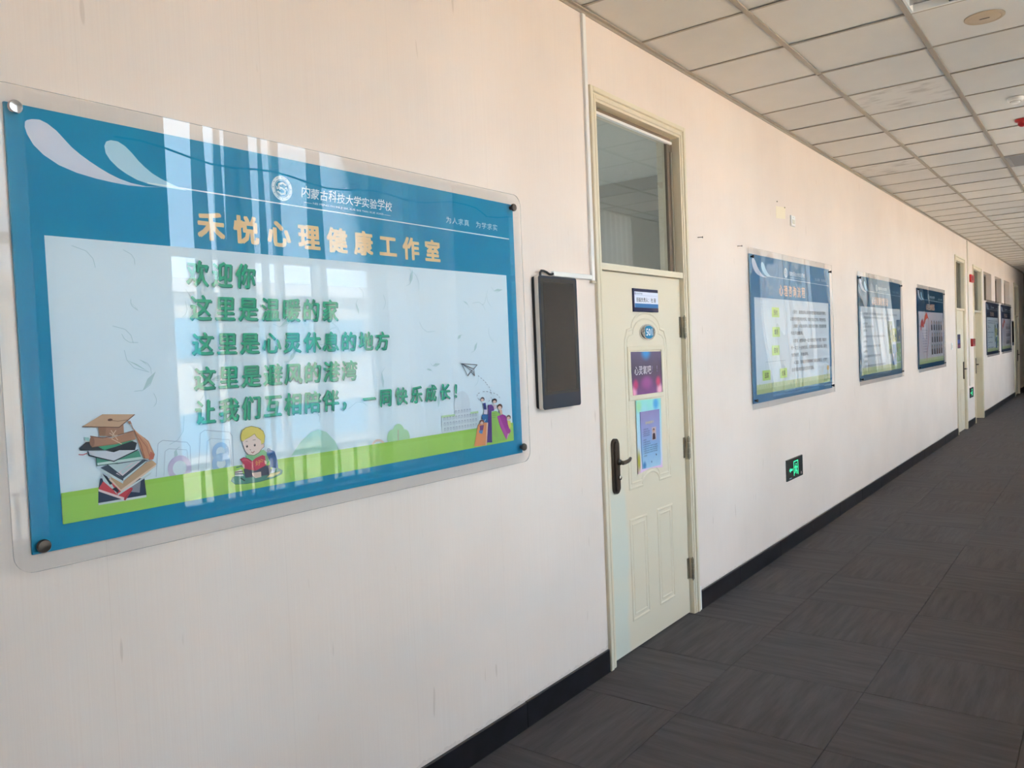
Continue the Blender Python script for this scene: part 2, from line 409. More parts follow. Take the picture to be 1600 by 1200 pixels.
# ceiling: void above, T grid and lay-in boards
ce = struct(MB().box(-4.2, XW+.24, Y0-.2, Y1+.2, H+.14, H+.34, M_VOID).build('ceiling'))
struct(MB().box(-4.0, -.14, Y0, Y1, 2.95, 3.0, mat('room_ceiling_paint', '#c9cbc3', .8)).build('ceiling_of_rooms'))
GX = [0.0, .5855, 1.1904, 1.795, 2.40, XW]
GY = [3.312+.6*k for k in range(-12, 39)]
cache = {}
rnd = random.Random(3)
for i in range(5):
    for j in range(len(GY)-1):
        if (i, j) == (2, 13) or (i, j) == (2, 21): continue
        w = GX[i+1]-GX[i]
        dirty = (i, j) in ((1, 16), (0, 20), (3, 17))
        key = (i, dirty)
        if key not in cache:
            b = MB(); g = .006
            b.box(g, w-g, g, .6-g, .006, .018, M_CEILD if dirty else M_CEIL)
            me = bpy.data.meshes.new('ceiling_tile'); me.from_pydata(b.v, [], b.f); me.materials.append(b.mats[0]); me.update(); cache[key] = me
        o = bpy.data.objects.new('ceiling_tile', cache[key]); COL.objects.link(o); o.parent = ce
        o.location = (GX[i], GY[j], H+rnd.uniform(-.0015, .002)); o.rotation_euler = (rnd.uniform(-.003, .003), rnd.uniform(-.002, .002), 0)
for x in GX[1:5]:
    for k in range(0, len(GY)-1, 5):
        ya, yb = GY[k], GY[min(k+5, len(GY)-1)]
        MB().box(x-.013, x+.013, ya+.001, yb-.001, H-.004+rnd.uniform(-.001, .001), H+.004, M_GRID).build('main_runner', ce)
for y in GY:
    MB().box(.002, XW-.002, y-.0075, y+.0075, H+.0005, H+.0045, M_GRID).build('cross_tee', ce)
struct(MB().box(.0005, .02, Y0, Y1, H-.006, H+.001, M_GRID).box(.0005, .004, Y0, Y1, H-.02, H-.006, M_GRID).build('trim_1'))
struct(MB().box(XW-.02, XW-.0005, Y0, Y1, H-.006, H+.001, M_GRID).build('trim_2'))

# skirting of black tiles between the openings
bs = struct(empty('baseboard_left'))
for (ya, yb, hh) in ((Y0, 3.355, .110), (4.45, 14.26, .112), (15.30, 16.22, .11), (17.42, 23.26, .11), (24.47, Y1, .11)):
    y = ya if ya > 0 else ya
    first = True
    cuts = []
    yy = 2.662
    while yy > ya: yy -= .8
    while yy < yb:
        if yy > ya+.05 and yy < yb-.05: cuts.append(yy)
        yy += .8
    ed = [ya]+cuts+[yb]
    for a, c in zip(ed, ed[1:]):
        MB().bevbox(.0005, .012, a+.0008, c-.0008, -.004, hh+rnd.uniform(-.0015, .0015), M_SKIRT, .002).build('skirting_tile', bs)
br = struct(MB().box(XW-.012, XW-.0005, Y0, Y1, -.004, .11, M_SKIRT).build('baseboard_right'))

# windows of the window wall
M_RAIL = mat('grey_railing_paint', '#43484b', .5)
for i, (a, c) in enumerate(WINS):
    wn = struct(empty('window_%d' % (i+1), (XW+.12, (a+c)/2, .65)))
    b = MB(); xa, xb = XW+.09, XW+.15
    b.box(xa, xb, a+.001, c-.001, .651, .70, M_FRAME).box(xa, xb, a+.001, c-.001, 3.15, 3.179, M_FRAME)
    b.box(xa, xb, a+.001, a+.05, .70, 3.15, M_FRAME).box(xa, xb, c-.05, c-.001, .70, 3.15, M_FRAME)
    b.box(xa, xb, a+.05, c-.05, 2.27, 2.325, M_FRAME)
    n = 3; muls = [a+(c-a)*k/n for k in range(1, n)]
    for y in muls: b.box(xa, xb, y-.02, y+.02, .70, 3.15, M_FRAME)
    b.build('window_frame', wn)
    ys = [a+.05]+muls+[c-.05]
    for y0_, y1_ in zip(ys, ys[1:]):
        for z0_, z1_ in ((.70, 2.27), (2.325, 3.15)):
            MB().add([(XW+.12, y0_, z0_), (XW+.12, y1_, z0_), (XW+.12, y1_, z1_), (XW+.12, y0_, z1_)], [(0,1,2,3)], M_PANE).build('pane', wn)
    MB().box(XW-.03, XW+.09, a+.001, c-.001, .62 if False else .651, .668, M_FRAME).build('window_sill', wn)
    # portal that guides sampling of the sky through this opening
    pl = bpy.data.lights.new('window_portal', 'AREA'); pl.shape = 'RECTANGLE'; pl.size = c-a; pl.size_y = 2.53; pl.cycles.is_portal = True
    po = bpy.data.objects.new('window_portal', pl); COL.objects.link(po); po.location = (XW+.22, (a+c)/2, 1.915)
    po.rotation_euler = (math.radians(90), 0, math.radians(90))
    # guard rail outside the glass
    rl = empty('guard_rail', (XW+.19, (a+c)/2, .66))
    tag(rl, 'grey metal guard rail with upright bars outside the %s window of the corridor' % ('first', 'second', 'third', 'fourth', 'fifth', 'sixth', 'seventh')[i], 'railing', 'guard rails outside the windows')
    MB().box(XW+.165, XW+.215, a+.002, c-.002, .915, .95, M_RAIL).build('top_rail', rl)
    bar = None
    nb = int((c-a)/.155)
    for k in range(nb):
        y = a+(c-a)*(k+.5)/nb
        if bar is None:
            bar = MB().box(-.01, .01, -.01, .01, 0, .262, M_RAIL).build('baluster', rl); o = bar
        else:
            o = bpy.data.objects.new('baluster', bar.data); COL.objects.link(o); o.parent = rl
        o.location = (0, y-rl.location.y, -.007)

# yard and the block across it
M_GRND = mat('sunlit_paving', '#b8a58c', .9, build=noisy('#ad9a82', '#c2b097', ns=.1))
struct(MB().box(XW+.26, 90, -80, 110, -15.2, -15, M_GRND).build('ground'))
bd = empty('building', (26, 10, -15))
tag(bd, 'pale office block with bands of blue glass across the yard', 'building')
MB().box(26, 38, -40, 70, -15, 4.4, mat('pale_grey_render', '#a8aaa8', .8)).box(25.8, 38.2, -40.2, 70.2, 4.4, 4.9, mat('roof_edge', '#b9bcc0', .7)).build('wall', bd)
M_BG = mat('blue_facade_glass', '#3c7fa6', .15)
wme = None
for fl_ in range(4):
    for k in range(13):
        y = -34+k*7.6
        if wme is None:
            o = MB().box(-.05, .05, 0, 6.6, 0, 1.5, M_BG).build('window_band', bd); wme = o.data
        else:
            o = bpy.data.objects.new('window_band', wme); COL.objects.link(o); o.parent = bd
        o.location = Vector((25.98, y, 1.9-3.6*fl_))-bd.location
# unseen slab added outside to bounce warm sunlight up through the windows
struct(MB().box(XW+.26, 17, -25, 50, -4.4, -4.2, mat('warm_bounce_slab', '#dfba8c', .9)).build('bounce_slab'))

# ------------------------------------------------------------------ curtains
def sheer(name, col, trans, opaque):
    m = bpy.data.materials.new(name); m.use_nodes = True; t = m.node_tree; t.nodes.clear()
    o = t.nodes.new('ShaderNodeOutputMaterial'); m1 = t.nodes.new('ShaderNodeMixShader'); m2 = t.nodes.new('ShaderNodeMixShader')
    tr = t.nodes.new('ShaderNodeBsdfTransparent'); tl = t.nodes.new('ShaderNodeBsdfTranslucent'); df = t.nodes.new('ShaderNodeBsdfDiffuse')
    for n in (tl, df): n.inputs[0].default_value = lin(col)
    m1.inputs[0].default_value = opaque; m2.inputs[0].default_value = 1-trans
    t.links.new(tl.outputs[0], m1.inputs[1]); t.links.new(df.outputs[0], m1.inputs[2])
    t.links.new(tr.outputs[0], m2.inputs[1]); t.links.new(m1.outputs[0], m2.inputs[2]); t.links.new(m2.outputs[0], o.inputs[0])
    return m
M_SHEER = sheer('sheer_curtain_cloth', '#ece8e0', .40, .35)
M_THIN = sheer('thin_sheer_curtain_cloth', '#f0eeea', .72, .2)
M_DRAPE = sheer('dense_curtain_cloth', '#cfc4b2', .04, .72)
def cloth(ya, yb, z0, z1, seed, m, amp, x0):
    r = random.Random(seed); n = max(8, int((yb-ya)/.008)); vs = []; fs = []
    ph = [r.uniform(0, 6.28) for _ in range(5)]
    for i in range(n+1):
        u = i/n; y = ya+(yb-ya)*u
        x = x0+amp*math.sin(y*46+ph[1]+1.2*math.sin(y*5+ph[2]))+.3*amp*math.sin(y*101+ph[3])
        for k in range(7):
            z = z0+(z1-z0)*k/6
            vs.append((x+.006*math.sin(k*1.3+y*9), y+.016*math.sin(k*.7+ph[4])*(1-k/6)+(u-.5)*.05*math.sin(k*.5), z))
    for i in range(n):
        for k in range(6):
            a = i*7+k; fs.append((a, a+7, a+8, a+1))
    b = MB(); b.add(vs, fs, m); return b
def curtain(ya, yb, z0, z1, seed, label, folds, m=None):
    c = empty('curtain', (XW-.07, (ya+yb)/2, z1)); tag(c, label, 'curtain', 'sheer curtains at the corridor windows')
    o = cloth(ya, yb, z0, z1, seed, m or M_SHEER, .012, XW-.05).build('sheer_cloth', c)
    o.data.polygons.foreach_set('use_smooth', [True]*len(o.data.polygons))
    for k, (p, q) in enumerate(folds):
        o = cloth(p, q, z0, z1, seed*7+k, M_DRAPE, .02, XW-.10).build('gathered_fold', c)
        o.data.polygons.foreach_set('use_smooth', [True]*len(o.data.polygons))
def mir(px, py):
    """where the ray that bounces off the board's acrylic at this pixel meets the window wall"""
    y = at(px, py, .025)[0]; return y*(CX+XW-.15)/(CX-.025)
F2 = [(mir(a, c), mir(b_, d)) for a, c, b_, d in ((300, 200, 314, 202), (333, 205, 345, 208), (352, 209, 363, 211), (367, 212, 386, 216), (399, 220, 404, 221), (481, 238, 499, 241), (576, 257, 590, 260), (626, 267, 635, 269), (651, 272, 686, 280))]
curtain(2.98, 5.22, .72, 3.16, 3, 'gathered cream sheer curtain across the second window', F2, M_THIN)
rc = random.Random(21)
for i, (a, c, l) in enumerate([(-.15, 1.85, 'across the first window beside the camera'), (6.2, 8.7, 'across the third window'),
       (9.6, 12.1, 'across the fourth window'), (13.0, 15.4, 'across the fifth window'), (16.4, 18.8, 'across the sixth window'), (19.8, 22.2, 'across the seventh window')]):
    fo = []; y = a+.02+rc.uniform(0, .2)
    while y < c-.25:
        w_ = rc.choice([.03, .05, .09, .16]); fo.append((y, y+w_)); y += w_+rc.uniform(.15, .8)
    curtain(a, c, .72, 3.16, 30+i, 'gathered cream sheer curtain '+l, fo)
b = MB(); b.tube([(XW-.14, y, 2.86-.05*math.sin((y-2.3)/3.2*math.pi*(.5 if y > 5.5 else 1))-.02*math.sin(y*7)) for y in [2.3+.15*k for k in range(26)]], .006, M_BLACK, 6)
tag(b.build('sagging_cable'), 'thin dark cable strung across the second window above the curtains', 'cable')

# ------------------------------------------------------------------ doors
def ridge(b, pts, w, h, x, m, close=False):
    """raised moulding: half-round ridge swept along (y,z) points on plane x"""
    P = [Vector(p) for p in pts]; n = len(P); vs = []; fs = []
    prof = [(-w/2, 0), (-w/4, h*.8), (0, h), (w/4, h*.8), (w/2, 0)]
    for i, p in enumerate(P):
        a = P[(i-1) % n] if (close or i > 0) else P[i]; c = P[(i+1) % n] if (close or i < n-1) else P[i]
        d1 = (p-a).normalized() if (p-a).length > 1e-9 else (c-p).normalized()
        d2 = (c-p).normalized() if (c-p).length > 1e-9 else d1
        t = (d1+d2).normalized(); nn = Vector((-t.y, t.x)); k = 1/max(.5, math.sqrt((1+d1.dot(d2))/2))
        for (o, hh) in prof:
            q = p+nn*o*k; vs.append((x+hh, q.x, q.y))
    m_ = len(prof)
    for i in range(n if close else n-1):
        j = (i+1) % n
        for q in range(m_-1): fs.append((i*m_+q, j*m_+q, j*m_+q+1, i*m_+q+1))
    b.add(vs, fs, m); return b
def arc(cy, cz, ry, rz, a0, a1, n=12):
    return [(cy+ry*math.cos(math.radians(a0+(a1-a0)*k/n)), cz+rz*math.sin(math.radians(a0+(a1-a0)*k/n))) for k in range(n+1)]

def door_frame(root, a, c, zt, fx=.014, fw=.065, th=.045, tb=1.98):
    """cream architrave: jambs, head, transom bar; stepped moulding"""
    def jamb(y0, y1, inner):
        b = MB(); s = 1 if inner > y0 else -1
        b.box(-.139, fx-.008, y0, y1, 0.001, zt, M_DOOR)
        e0, e1 = (y0, y0+fw*.38) if s > 0 else (y1-fw*.38, y1)
        b.bevbox(fx-.008, fx+.004, e0, e1, 0.001, zt, M_DOOR, .003)
        e0, e1 = (y0+fw*.55, y0+fw*.8) if s > 0 else (y1-fw*.8, y1-fw*.55)
        b.bevbox(fx-.008, fx-.001, e0, e1, 0.001, zt-fw*.5, M_DOOR, .003)
        b.build('frame_jamb', root)
    jamb(a, a+fw, a+fw); jamb(c-fw, c, c-fw)
    b = MB(); b.box(-.139, fx-.008, a+fw, c-fw, zt-fw, zt, M_DOOR)
    b.bevbox(fx-.008, fx+.004, a+fw*.38, c-fw*.38, zt-fw*.38, zt, M_DOOR, .003)
    b.bevbox(fx-.008, fx-.001, a+fw*.8, c-fw*.8, zt-fw*.8, zt-fw*.55, M_DOOR, .003)
    b.build('frame_head', root)
    b = MB(); b.box(-.10, fx-.012, a+fw, c-fw, tb-.008, tb+.024, M_DOOR); b.build('transom_bar', root)

# door 1 -----------------------------------------------------------------
LX = -.022
d1 = struct(empty('door_1', (0, 3.89, 0)))
door_frame(d1, 3.36, 4.418, 2.845)
struct(MB().box(-.06, .010, 4.42, 4.448, .001, .14, M_WPLAST).build('trim_3'))
lf = MB(); ly0, ly1 = 3.4275, 4.3505
lf.box(LX-.04, LX, ly0, ly1, .008, 1.968, M_LEAF)
# embossed panels
def lp(px, py): return at(px, py, LX)
yl, yr, ym = 3.672, 4.155, 3.915
for k, (ins, w, h) in enumerate(((0, .016, .0045), (.026, .012, .003))):
    a, c = yl+ins, yr-ins
    zt = 1.68-ins; zb = .848+ins
    top = [(c, 1.58), (c-.005, 1.625), (c-.03, zt-.008), (c-.075, zt)]
    top += arc(ym, zt, .165-ins*.6, .088-ins*.3, 0, 180)
    top += [(a+.075, zt), (a+.03, zt-.008), (a+.005, 1.625), (a, 1.58)]
    bot = [(a, zb), (a+.085, zb)]+arc(ym, zb, .10+ins*.2, .06, 180, 90, 8)[0:]+arc(ym, zb, .10+ins*.2, .06, 90, 0, 8)[1:]+[(c-.085, zb), (c, zb)]
    ridge(lf, top+bot, w, h, LX, M_LEAF, True)
    for (p0, p1) in ((yl-.008, ym-.068), (ym+.062, yr)):
        aa, cc = p0+ins, p1-ins
        ridge(lf, [(aa, .16+ins), (aa, .682-ins), (cc, .682-ins), (cc, .16+ins)], w, h, LX, M_LEAF, True)
lf.build('door_leaf', d1)
# small pocket frame for the purple card
b = MB(); a, c, zb, zt = 3.694, 4.094, 1.305, 1.588
for (y0, y1, z0, z1) in ((a, c, zt-.024, zt), (a, c, zb, zb+.024), (a, a+.03, zb+.024, zt-.024), (c-.014, c, zb+.024, zt-.024)):
    b.bevbox(LX+.0003, LX+.007, y0, y1, z0, z1, M_DOOR, .002)
b.build('card_frame', d1)
# transom light
b = MB(); b.add([(-.05, 3.425, 2.004), (-.05, 4.353, 2.004), (-.05, 4.353, 2.78), (-.05, 3.425, 2.78)], [(0,1,2,3)], M_GLASS); b.build('transom_pane', d1)
MB().box(-.048, -.030, 3.428, 4.33, 2.742, 2.756, M_WPLAST).box(-.058, -.044, 3.426, 4.34, 2.757, 2.779, M_BRN).build('transom_track', d1)
MB().box(-.058, -.042, 4.285, 4.352, 2.004, 2.757, M_BRN).box(-.042, -.034, 4.318, 4.336, 2.004, 2.70, M_ALU).build('transom_stile', d1)
MB().box(-.05, -.036, 3.428, 4.35, 2.0045, 2.012, M_WPLAST).build('transom_sill_strip', d1)
# handle
hd = MB()
hd.prism(rrect(3.493, 3.553, .848, 1.128, .029, 7), LX+.0005, LX+.014, M_DKMETAL)
hd.prism(rrect(3.502, 3.544, .86, 1.116, .02, 7), LX+.014, LX+.021, M_DKMETAL)
ho = hd.build('handle_plate', d1, smooth=True)
b = MB(); b.lathe((LX+.02, 3.532, 1.008), [(.016, 0), (.014, .012), (.010, .015), (.010, .036)], (1, 0, 0), M_DKMETAL, 14)
b.tube([(LX+.051, 3.518, 1.007), (LX+.053, 3.54, 1.008), (LX+.054, 3.565, 1.010), (LX+.051, 3.59, 1.014), (LX+.045, 3.61, 1.019)], [.010, .0105, .010, .0095, .008], M_DKMETAL, 10)
b.build('handle_lever', ho, smooth=True)
b = MB(); b.lathe((LX+.02, 3.532, .93), [(.012, 0), (.012, .010), (.007, .012)], (1, 0, 0), M_CHROME, 14); b.build('lock_cylinder', ho, smooth=True)
for z in (1.69, .985, .27):
    b = MB()
    for k in range(4):
        b.lathe((.004, 4.352, z-.062+k*.031), [(.007, 0), (.0075, .002), (.0075, .027), (.007, .029)], (0, 0, 1), M_STEEL, 10)
    b.lathe((.004, 4.352, z-.07), [(.004, 0), (.004, .138)], (0, 0, 1), M_STEEL, 8)
    b.box(LX+.0, LX+.004, 4.33, 4.349, z-.06, z+.06, M_STEEL)
    b.build('hinge', d1, smooth=True)

# things fixed on door 1
np_ = empty('name_plate', (LX, 3.915, 1.77))
tag(np_, 'navy and white name plate with Chinese text at the top of the near cream door', 'sign')
A, B_, zb, zt = 3.772, 4.056, 1.771, 1.894
MB().bevbox(LX+.0005, LX+.009, A, B_, zb, zt, ink('#2c2f52'), .002).build('plate', np_)
ar = Art(LX+.009, ax=LX)
ar.rect(A+.010, B_-.002, 1.793, 1.877, '#e6ecff').rect(A+.012, B_-.002, 1.793, 1.815, '#3a78b4').rect(A+.016, B_-.012, 1.858, 1.8588, '#8590b8')
ar.text('班级负责人： 杜 丽', A+.03, B_-.03, 1.823, 1.847, '#232331', .015).text('实验学校', A+.024, A+.10, 1.862, 1.872, '#33406a')
ar.rect(A+.014, A+.02, 1.861, 1.873, '#2b3f7e')
ar.build('printed_text', np_)

nb = empty('room_number_plate', (LX, 3.924, 1.66))
tag(nb, 'oval chrome number plate reading 501 on a blue field on the near door', 'sign')
oc = (3.922, 1.662)
def oval(ry, rz, n=32): return [(oc[0]+ry*math.cos(2*math.pi*k/n), oc[1]+rz*math.sin(2*math.pi*k/n)) for k in range(n)]
b = MB(); b.prism(oval(.085, .044), LX+.0005, LX+.010, M_CHROME); b.prism(oval(.078, .038), LX+.010, LX+.014, M_CHROME); b.build('rim', nb)
for sgn in (-1, 1):
    b = MB()
    b.prism([(oc[0]+sgn*(.046+.024*math.cos(math.radians(t))), oc[1]+.027*math.sin(math.radians(t))) for t in range(-90, 91, 15)][::sgn], LX+.014, LX+.0155, mat('fine_grey_grip', '#9a9690', .7, .3, build=noisy('#6a6660', '#b5b1ab', (90, 90, 90), ns=1, detail=1)))
    b.build('side_grip', nb)
pts = [(oc[0]+.044*sy, oc[1]+z) for sy, z in ((-1, -.024), (-.5, -.033), (0, -.035), (.5, -.033), (1, -.024), (1.06, 0), (1, .024), (.5, .033), (0, .035), (-.5, .033), (-1, .024), (-1.06, 0))]
b = MB(); b.prism(pts, LX+.014, LX+.016, ink('#0f7fb0')); b.build('blue_field', nb)
ar = Art(LX+.0161); ar.text('501', oc[0]-.034, oc[0]+.034, oc[1]-.019, oc[1]+.019, '#f4fbff', .02); ar.build('number', nb)

# gradient inks for the two cards
def grad_card(name, stops, axis='Z', lo=0, hi=1, blobs=()):
    def f(t, b):
        N = t.nodes; L = t.links
        g = N.new('ShaderNodeNewGeometry'); sp = N.new('ShaderNodeSeparateXYZ'); L.new(g.outputs['Position'], sp.inputs[0])
        mr = N.new('ShaderNodeMapRange'); mr.inputs[1].default_value = lo; mr.inputs[2].default_value = hi
        nz = N.new('ShaderNodeTexNoise'); nz.inputs['Scale'].default_value = 14; L.new(g.outputs['Position'], nz.inputs['Vector'])
        ad = N.new('ShaderNodeMath'); ad.operation = 'MULTIPLY_ADD'; ad.inputs[1].default_value = .25; L.new(nz.outputs['Fac'], ad.inputs[0])
        sb = N.new('ShaderNodeMath'); sb.operation = 'SUBTRACT'; sb.inputs[1].default_value = .125
        L.new(sp.outputs[axis], mr.inputs[0]); L.new(mr.outputs[0], ad.inputs[2]); L.new(ad.outputs[0], sb.inputs[0])
        cr = N.new('ShaderNodeValToRGB'); els = cr.color_ramp.elements
        els[0].position = stops[0][0]; els[0].color = lin(stops[0][1]); els[1].position = stops[-1][0]; els[1].color = lin(stops[-1][1])
        for p_, c_ in stops[1:-1]: q = els.new(p_); q.color = lin(c_)
        L.new(sb.outputs[0], cr.inputs[0]); cur = cr.outputs[0]
        for (by, bz, ry, rz, col) in blobs:
            mp = N.new('ShaderNodeMapping'); mp.vector_type = 'TEXTURE'
            mp.inputs['Location'].default_value = (0, by, bz); mp.inputs['Scale'].default_value = (50, ry, rz)
            L.new(g.outputs['Position'], mp.inputs[0])
            ln = N.new('ShaderNodeVectorMath'); ln.operation = 'LENGTH'; L.new(mp.outputs[0], ln.inputs[0])
            m2 = N.new('ShaderNodeMapRange'); m2.interpolation_type = 'SMOOTHSTEP'; m2.inputs[1].default_value = 1; m2.inputs[2].default_value = .2
            L.new(ln.outputs['Value'], m2.inputs[0])
            mx = N.new('ShaderNodeMix'); mx.data_type = 'RGBA'; L.new(m2.outputs[0], mx.inputs[0]); L.new(cur, mx.inputs[6]); mx.inputs[7].default_value = lin(col); cur = mx.outputs[2]
        L.new(cur, b.inputs['Base Color'])
    return mat(name, '#604a70', .35, 0, .5, f)
pc = empty('purple_card', (LX, 3.9, 1.33))
tag(pc, 'purple card with blue glow and white Chinese text slotted in the door pocket', 'notice')
m_ = grad_card('purple_stage_print', [(0, '#7a3a86'), (.3, '#5a3268'), (.55, '#3b3150'), (1, '#564a78')], 'Z', 1.33, 1.565,
               [(3.90, 1.555, .075, .055, '#1590d8'), (3.75, 1.345, .05, .05, '#f2a0c8'), (4.05, 1.345, .05, .05, '#f6b4cc'), (3.90, 1.39, .09, .05, '#a04a9c'), (3.775, 1.385, .04, .04, '#c02a70'), (4.035, 1.39, .04, .04, '#d0306c')])
b = MB(); b.prism([at(984, 550, LX), at(989, 618, LX), at(1034.5, 612, LX), at(1033, 549, LX)], LX+.0005, LX+.0022, m_); b.build('card', pc)
ar = Art(LX+.0024); ar.text('心灵氧吧', 3.765, 3.955, 1.435, 1.483, '#e8e6f2'); ar.build('lettering', pc)
ar = Art(LX+.0024); ar.text('！！', 3.965, 4.03, 1.445, 1.478, '#8f86b8'); ar.build('exclamation_marks', pc)
lw = empty('notice_backing', (LX, 3.9, .92))
tag(lw, 'glossy rainbow coloured sheet taped below the card pocket on the near door', 'notice')
m_ = grad_card('pastel_rainbow_print', [(0, '#e8c4e8'), (.2, '#d8e0f4'), (.5, '#b9dcf2'), (.8, '#9fdcea'), (1, '#8fe0d8')], 'Z', .91, 1.30,
               [(3.775, .98, .03, .09, '#b8b030'), (3.99, 1.27, .05, .05, '#3fa8e6'), (4.01, .98, .03, .06, '#3fb0e0'), (3.79, 1.27, .05, .05, '#9fe0b0')])
b = MB(); b.prism([at(992, 626, LX), at(996, 741, LX), at(1015, 731, LX), at(1034, 730, LX), at(1031, 622, LX)], LX+.0045, LX+.0053, m_); b.build('sheet', lw)
bl = empty('blue_notice', (LX, 3.9, .93))
tag(bl, 'blue notice with small text and a portrait on the rainbow sheet of the near door', 'notice')
m_ = grad_card('blue_violet_print', [(0, '#a9d2ee'), (.35, '#86b4e2'), (.7, '#8f9ad2'), (1, '#8a86c0')], 'Z', .93, 1.24, [(3.9, 1.03, .05, .04, '#8fc4ee'), (3.83, .95, .03, .03, '#3f86c8')])
c4 = [at(998, 644, LX), at(1002, 733, LX), at(1030.5, 726, LX), at(1028, 639, LX)]
b = MB(); b.prism(c4, LX+.0058, LX+.0085, m_); b.build('sheet', bl)
ar = Art(LX+.0086)
ar.text('咨询室简介', 3.855, 3.955, 1.168, 1.182, '#d8cf70', .01)
for k, (y1_, z) in enumerate(((3.885, 1.142), (3.90, 1.130), (3.90, 1.119), (3.90, 1.108), (3.86, 1.085), (3.90, 1.073), (3.905, 1.061), (3.985, 1.049), (3.99, 1.037), (3.985, 1.026), (3.985, 1.015), (3.86, 1.0))):
    ar.text('心理咨询老师辅导学生健康成长'[:max(4, int((y1_-3.82)/.013))], 3.822, y1_, z-.004, z+.004, '#3b3f72')
ar.rect(3.925, 3.975, 1.075, 1.145, '#c8b4bc').ell(3.948, 1.128, .011, .010, '#3a2a2c').ell(3.948, 1.124, .008, .008, '#d2a48e').poly([(3.93, 1.078), (3.966, 1.078), (3.962, 1.108), (3.948, 1.114), (3.935, 1.108)], '#4a3036', False)
ar.poly([(3.962, 1.0), (3.975, .992), (3.966, .985)], '#2a2a58', False).ell(3.91, .96, .004, .006, '#4a4a88')
ar.build('printed_text', bl)

# far doors ---------------------------------------------------------------
def plain_far_door(n, a, c, zt, hinge_left, ajar):
    r = struct(empty('door_%d' % n, (0, (a+c)/2, 0)))
    door_frame(r, a, c, zt, .014, .075)
    b = MB(); W_ = c-a-.15
    b.box(-.04, 0, .004, W_-.004, .008, 1.968, M_DOOR)
    for (y0, y1, z0, z1) in ((.16, W_-.16, .85, 1.68), (.16, W_/2-.05, .16, .68), (W_/2+.05, W_-.16, .16, .68)):
        ridge(b, [(y0, z0), (y0, z1), (y1, z1), (y1, z0)], .016, .0045, 0, M_DOOR, True)
    o = b.build('door_leaf', r)
    piv = a+.075 if hinge_left else c-.075
    o.location = (-.022, piv-r.location.y, 0)
    if not hinge_left:
        o.location = (-.022, a+.075-r.location.y, 0)
    o.rotation_euler = (0, 0, math.radians(ajar))
    b = MB(); b.box(-.05, -.045, a+.075, c-.075, 2.004, zt-.075, M_GLASS); b.build('transom_pane', r)
    b = MB(); b.box(-.055, -.035, (a+c)/2-.01, (a+c)/2+.02, 2.004, zt-.075, M_BRN); b.build('transom_stile', r)
    yh = W_-.07
    hp = MB(); hp.prism(rrect(yh-.03, yh+.03, .84, 1.13, .028, 5), .0005, .016, M_DKMETAL); q = hp.build('handle_plate', o); q.location = (0, 0, 0)
    b = MB(); b.lathe((.016, yh, 1.01), [(.012, 0), (.010, .04)], (1, 0, 0), M_DKMETAL, 10)
    b.tube([(.052, yh+.01, 1.01), (.056, yh-.04, 1.012), (.05, yh-.11, 1.016)], .009, M_DKMETAL, 8); q2 = b.build('handle_lever', q); q2.location = (0, 0, 0)
    return r
plain_far_door(2, 14.28, 15.29, 2.835, True, 0)
plain_far_door(3, 16.25, 17.38, 2.805, True, 5)
plain_far_door(4, 23.28, 24.44, 2.805, True, 0)
dn = empty('navy_door_notice', (0, 14.7, 1.4)); tag(dn, 'navy and purple notice card on the second cream door along the corridor', 'notice')
MB().bevbox(LX+.0005, LX+.006, 14.52, 14.86, 1.36, 1.585, ink('#232048'), .002).build('card', dn)
ar = Art(LX+.006); ar.rect(14.54, 14.84, 1.37, 1.42, '#6a2850').rect(14.56, 14.82, 1.44, 1.50, '#3a4a9a'); ar.build('print', dn)

# three clerestory windows beyond the third door
for i, (a, c, z0, z1) in enumerate(OPEN[3:6]):
    w_ = struct(empty('window_%d' % (6+i), (-.1, (a+c)/2, z0)))
    b = MB(); xa, xb = -.125, -.095
    b.box(xa, xb, a+.001, c-.001, z0+.001, z0+.035, M_BRN).box(xa, xb, a+.001, c-.001, z1-.035, z1-.001, M_BRN)
    b.box(xa, xb, a+.001, a+.04, z0+.035, z1-.035, M_BRN).box(xa, xb, c-.04, c-.001, z0+.035, z1-.035, M_BRN)
    b.build('window_frame', w_)
    MB().box(-.112, -.108, a+.04, c-.04, z0+.035, z1-.035, M_GLASS).build('pane', w_)

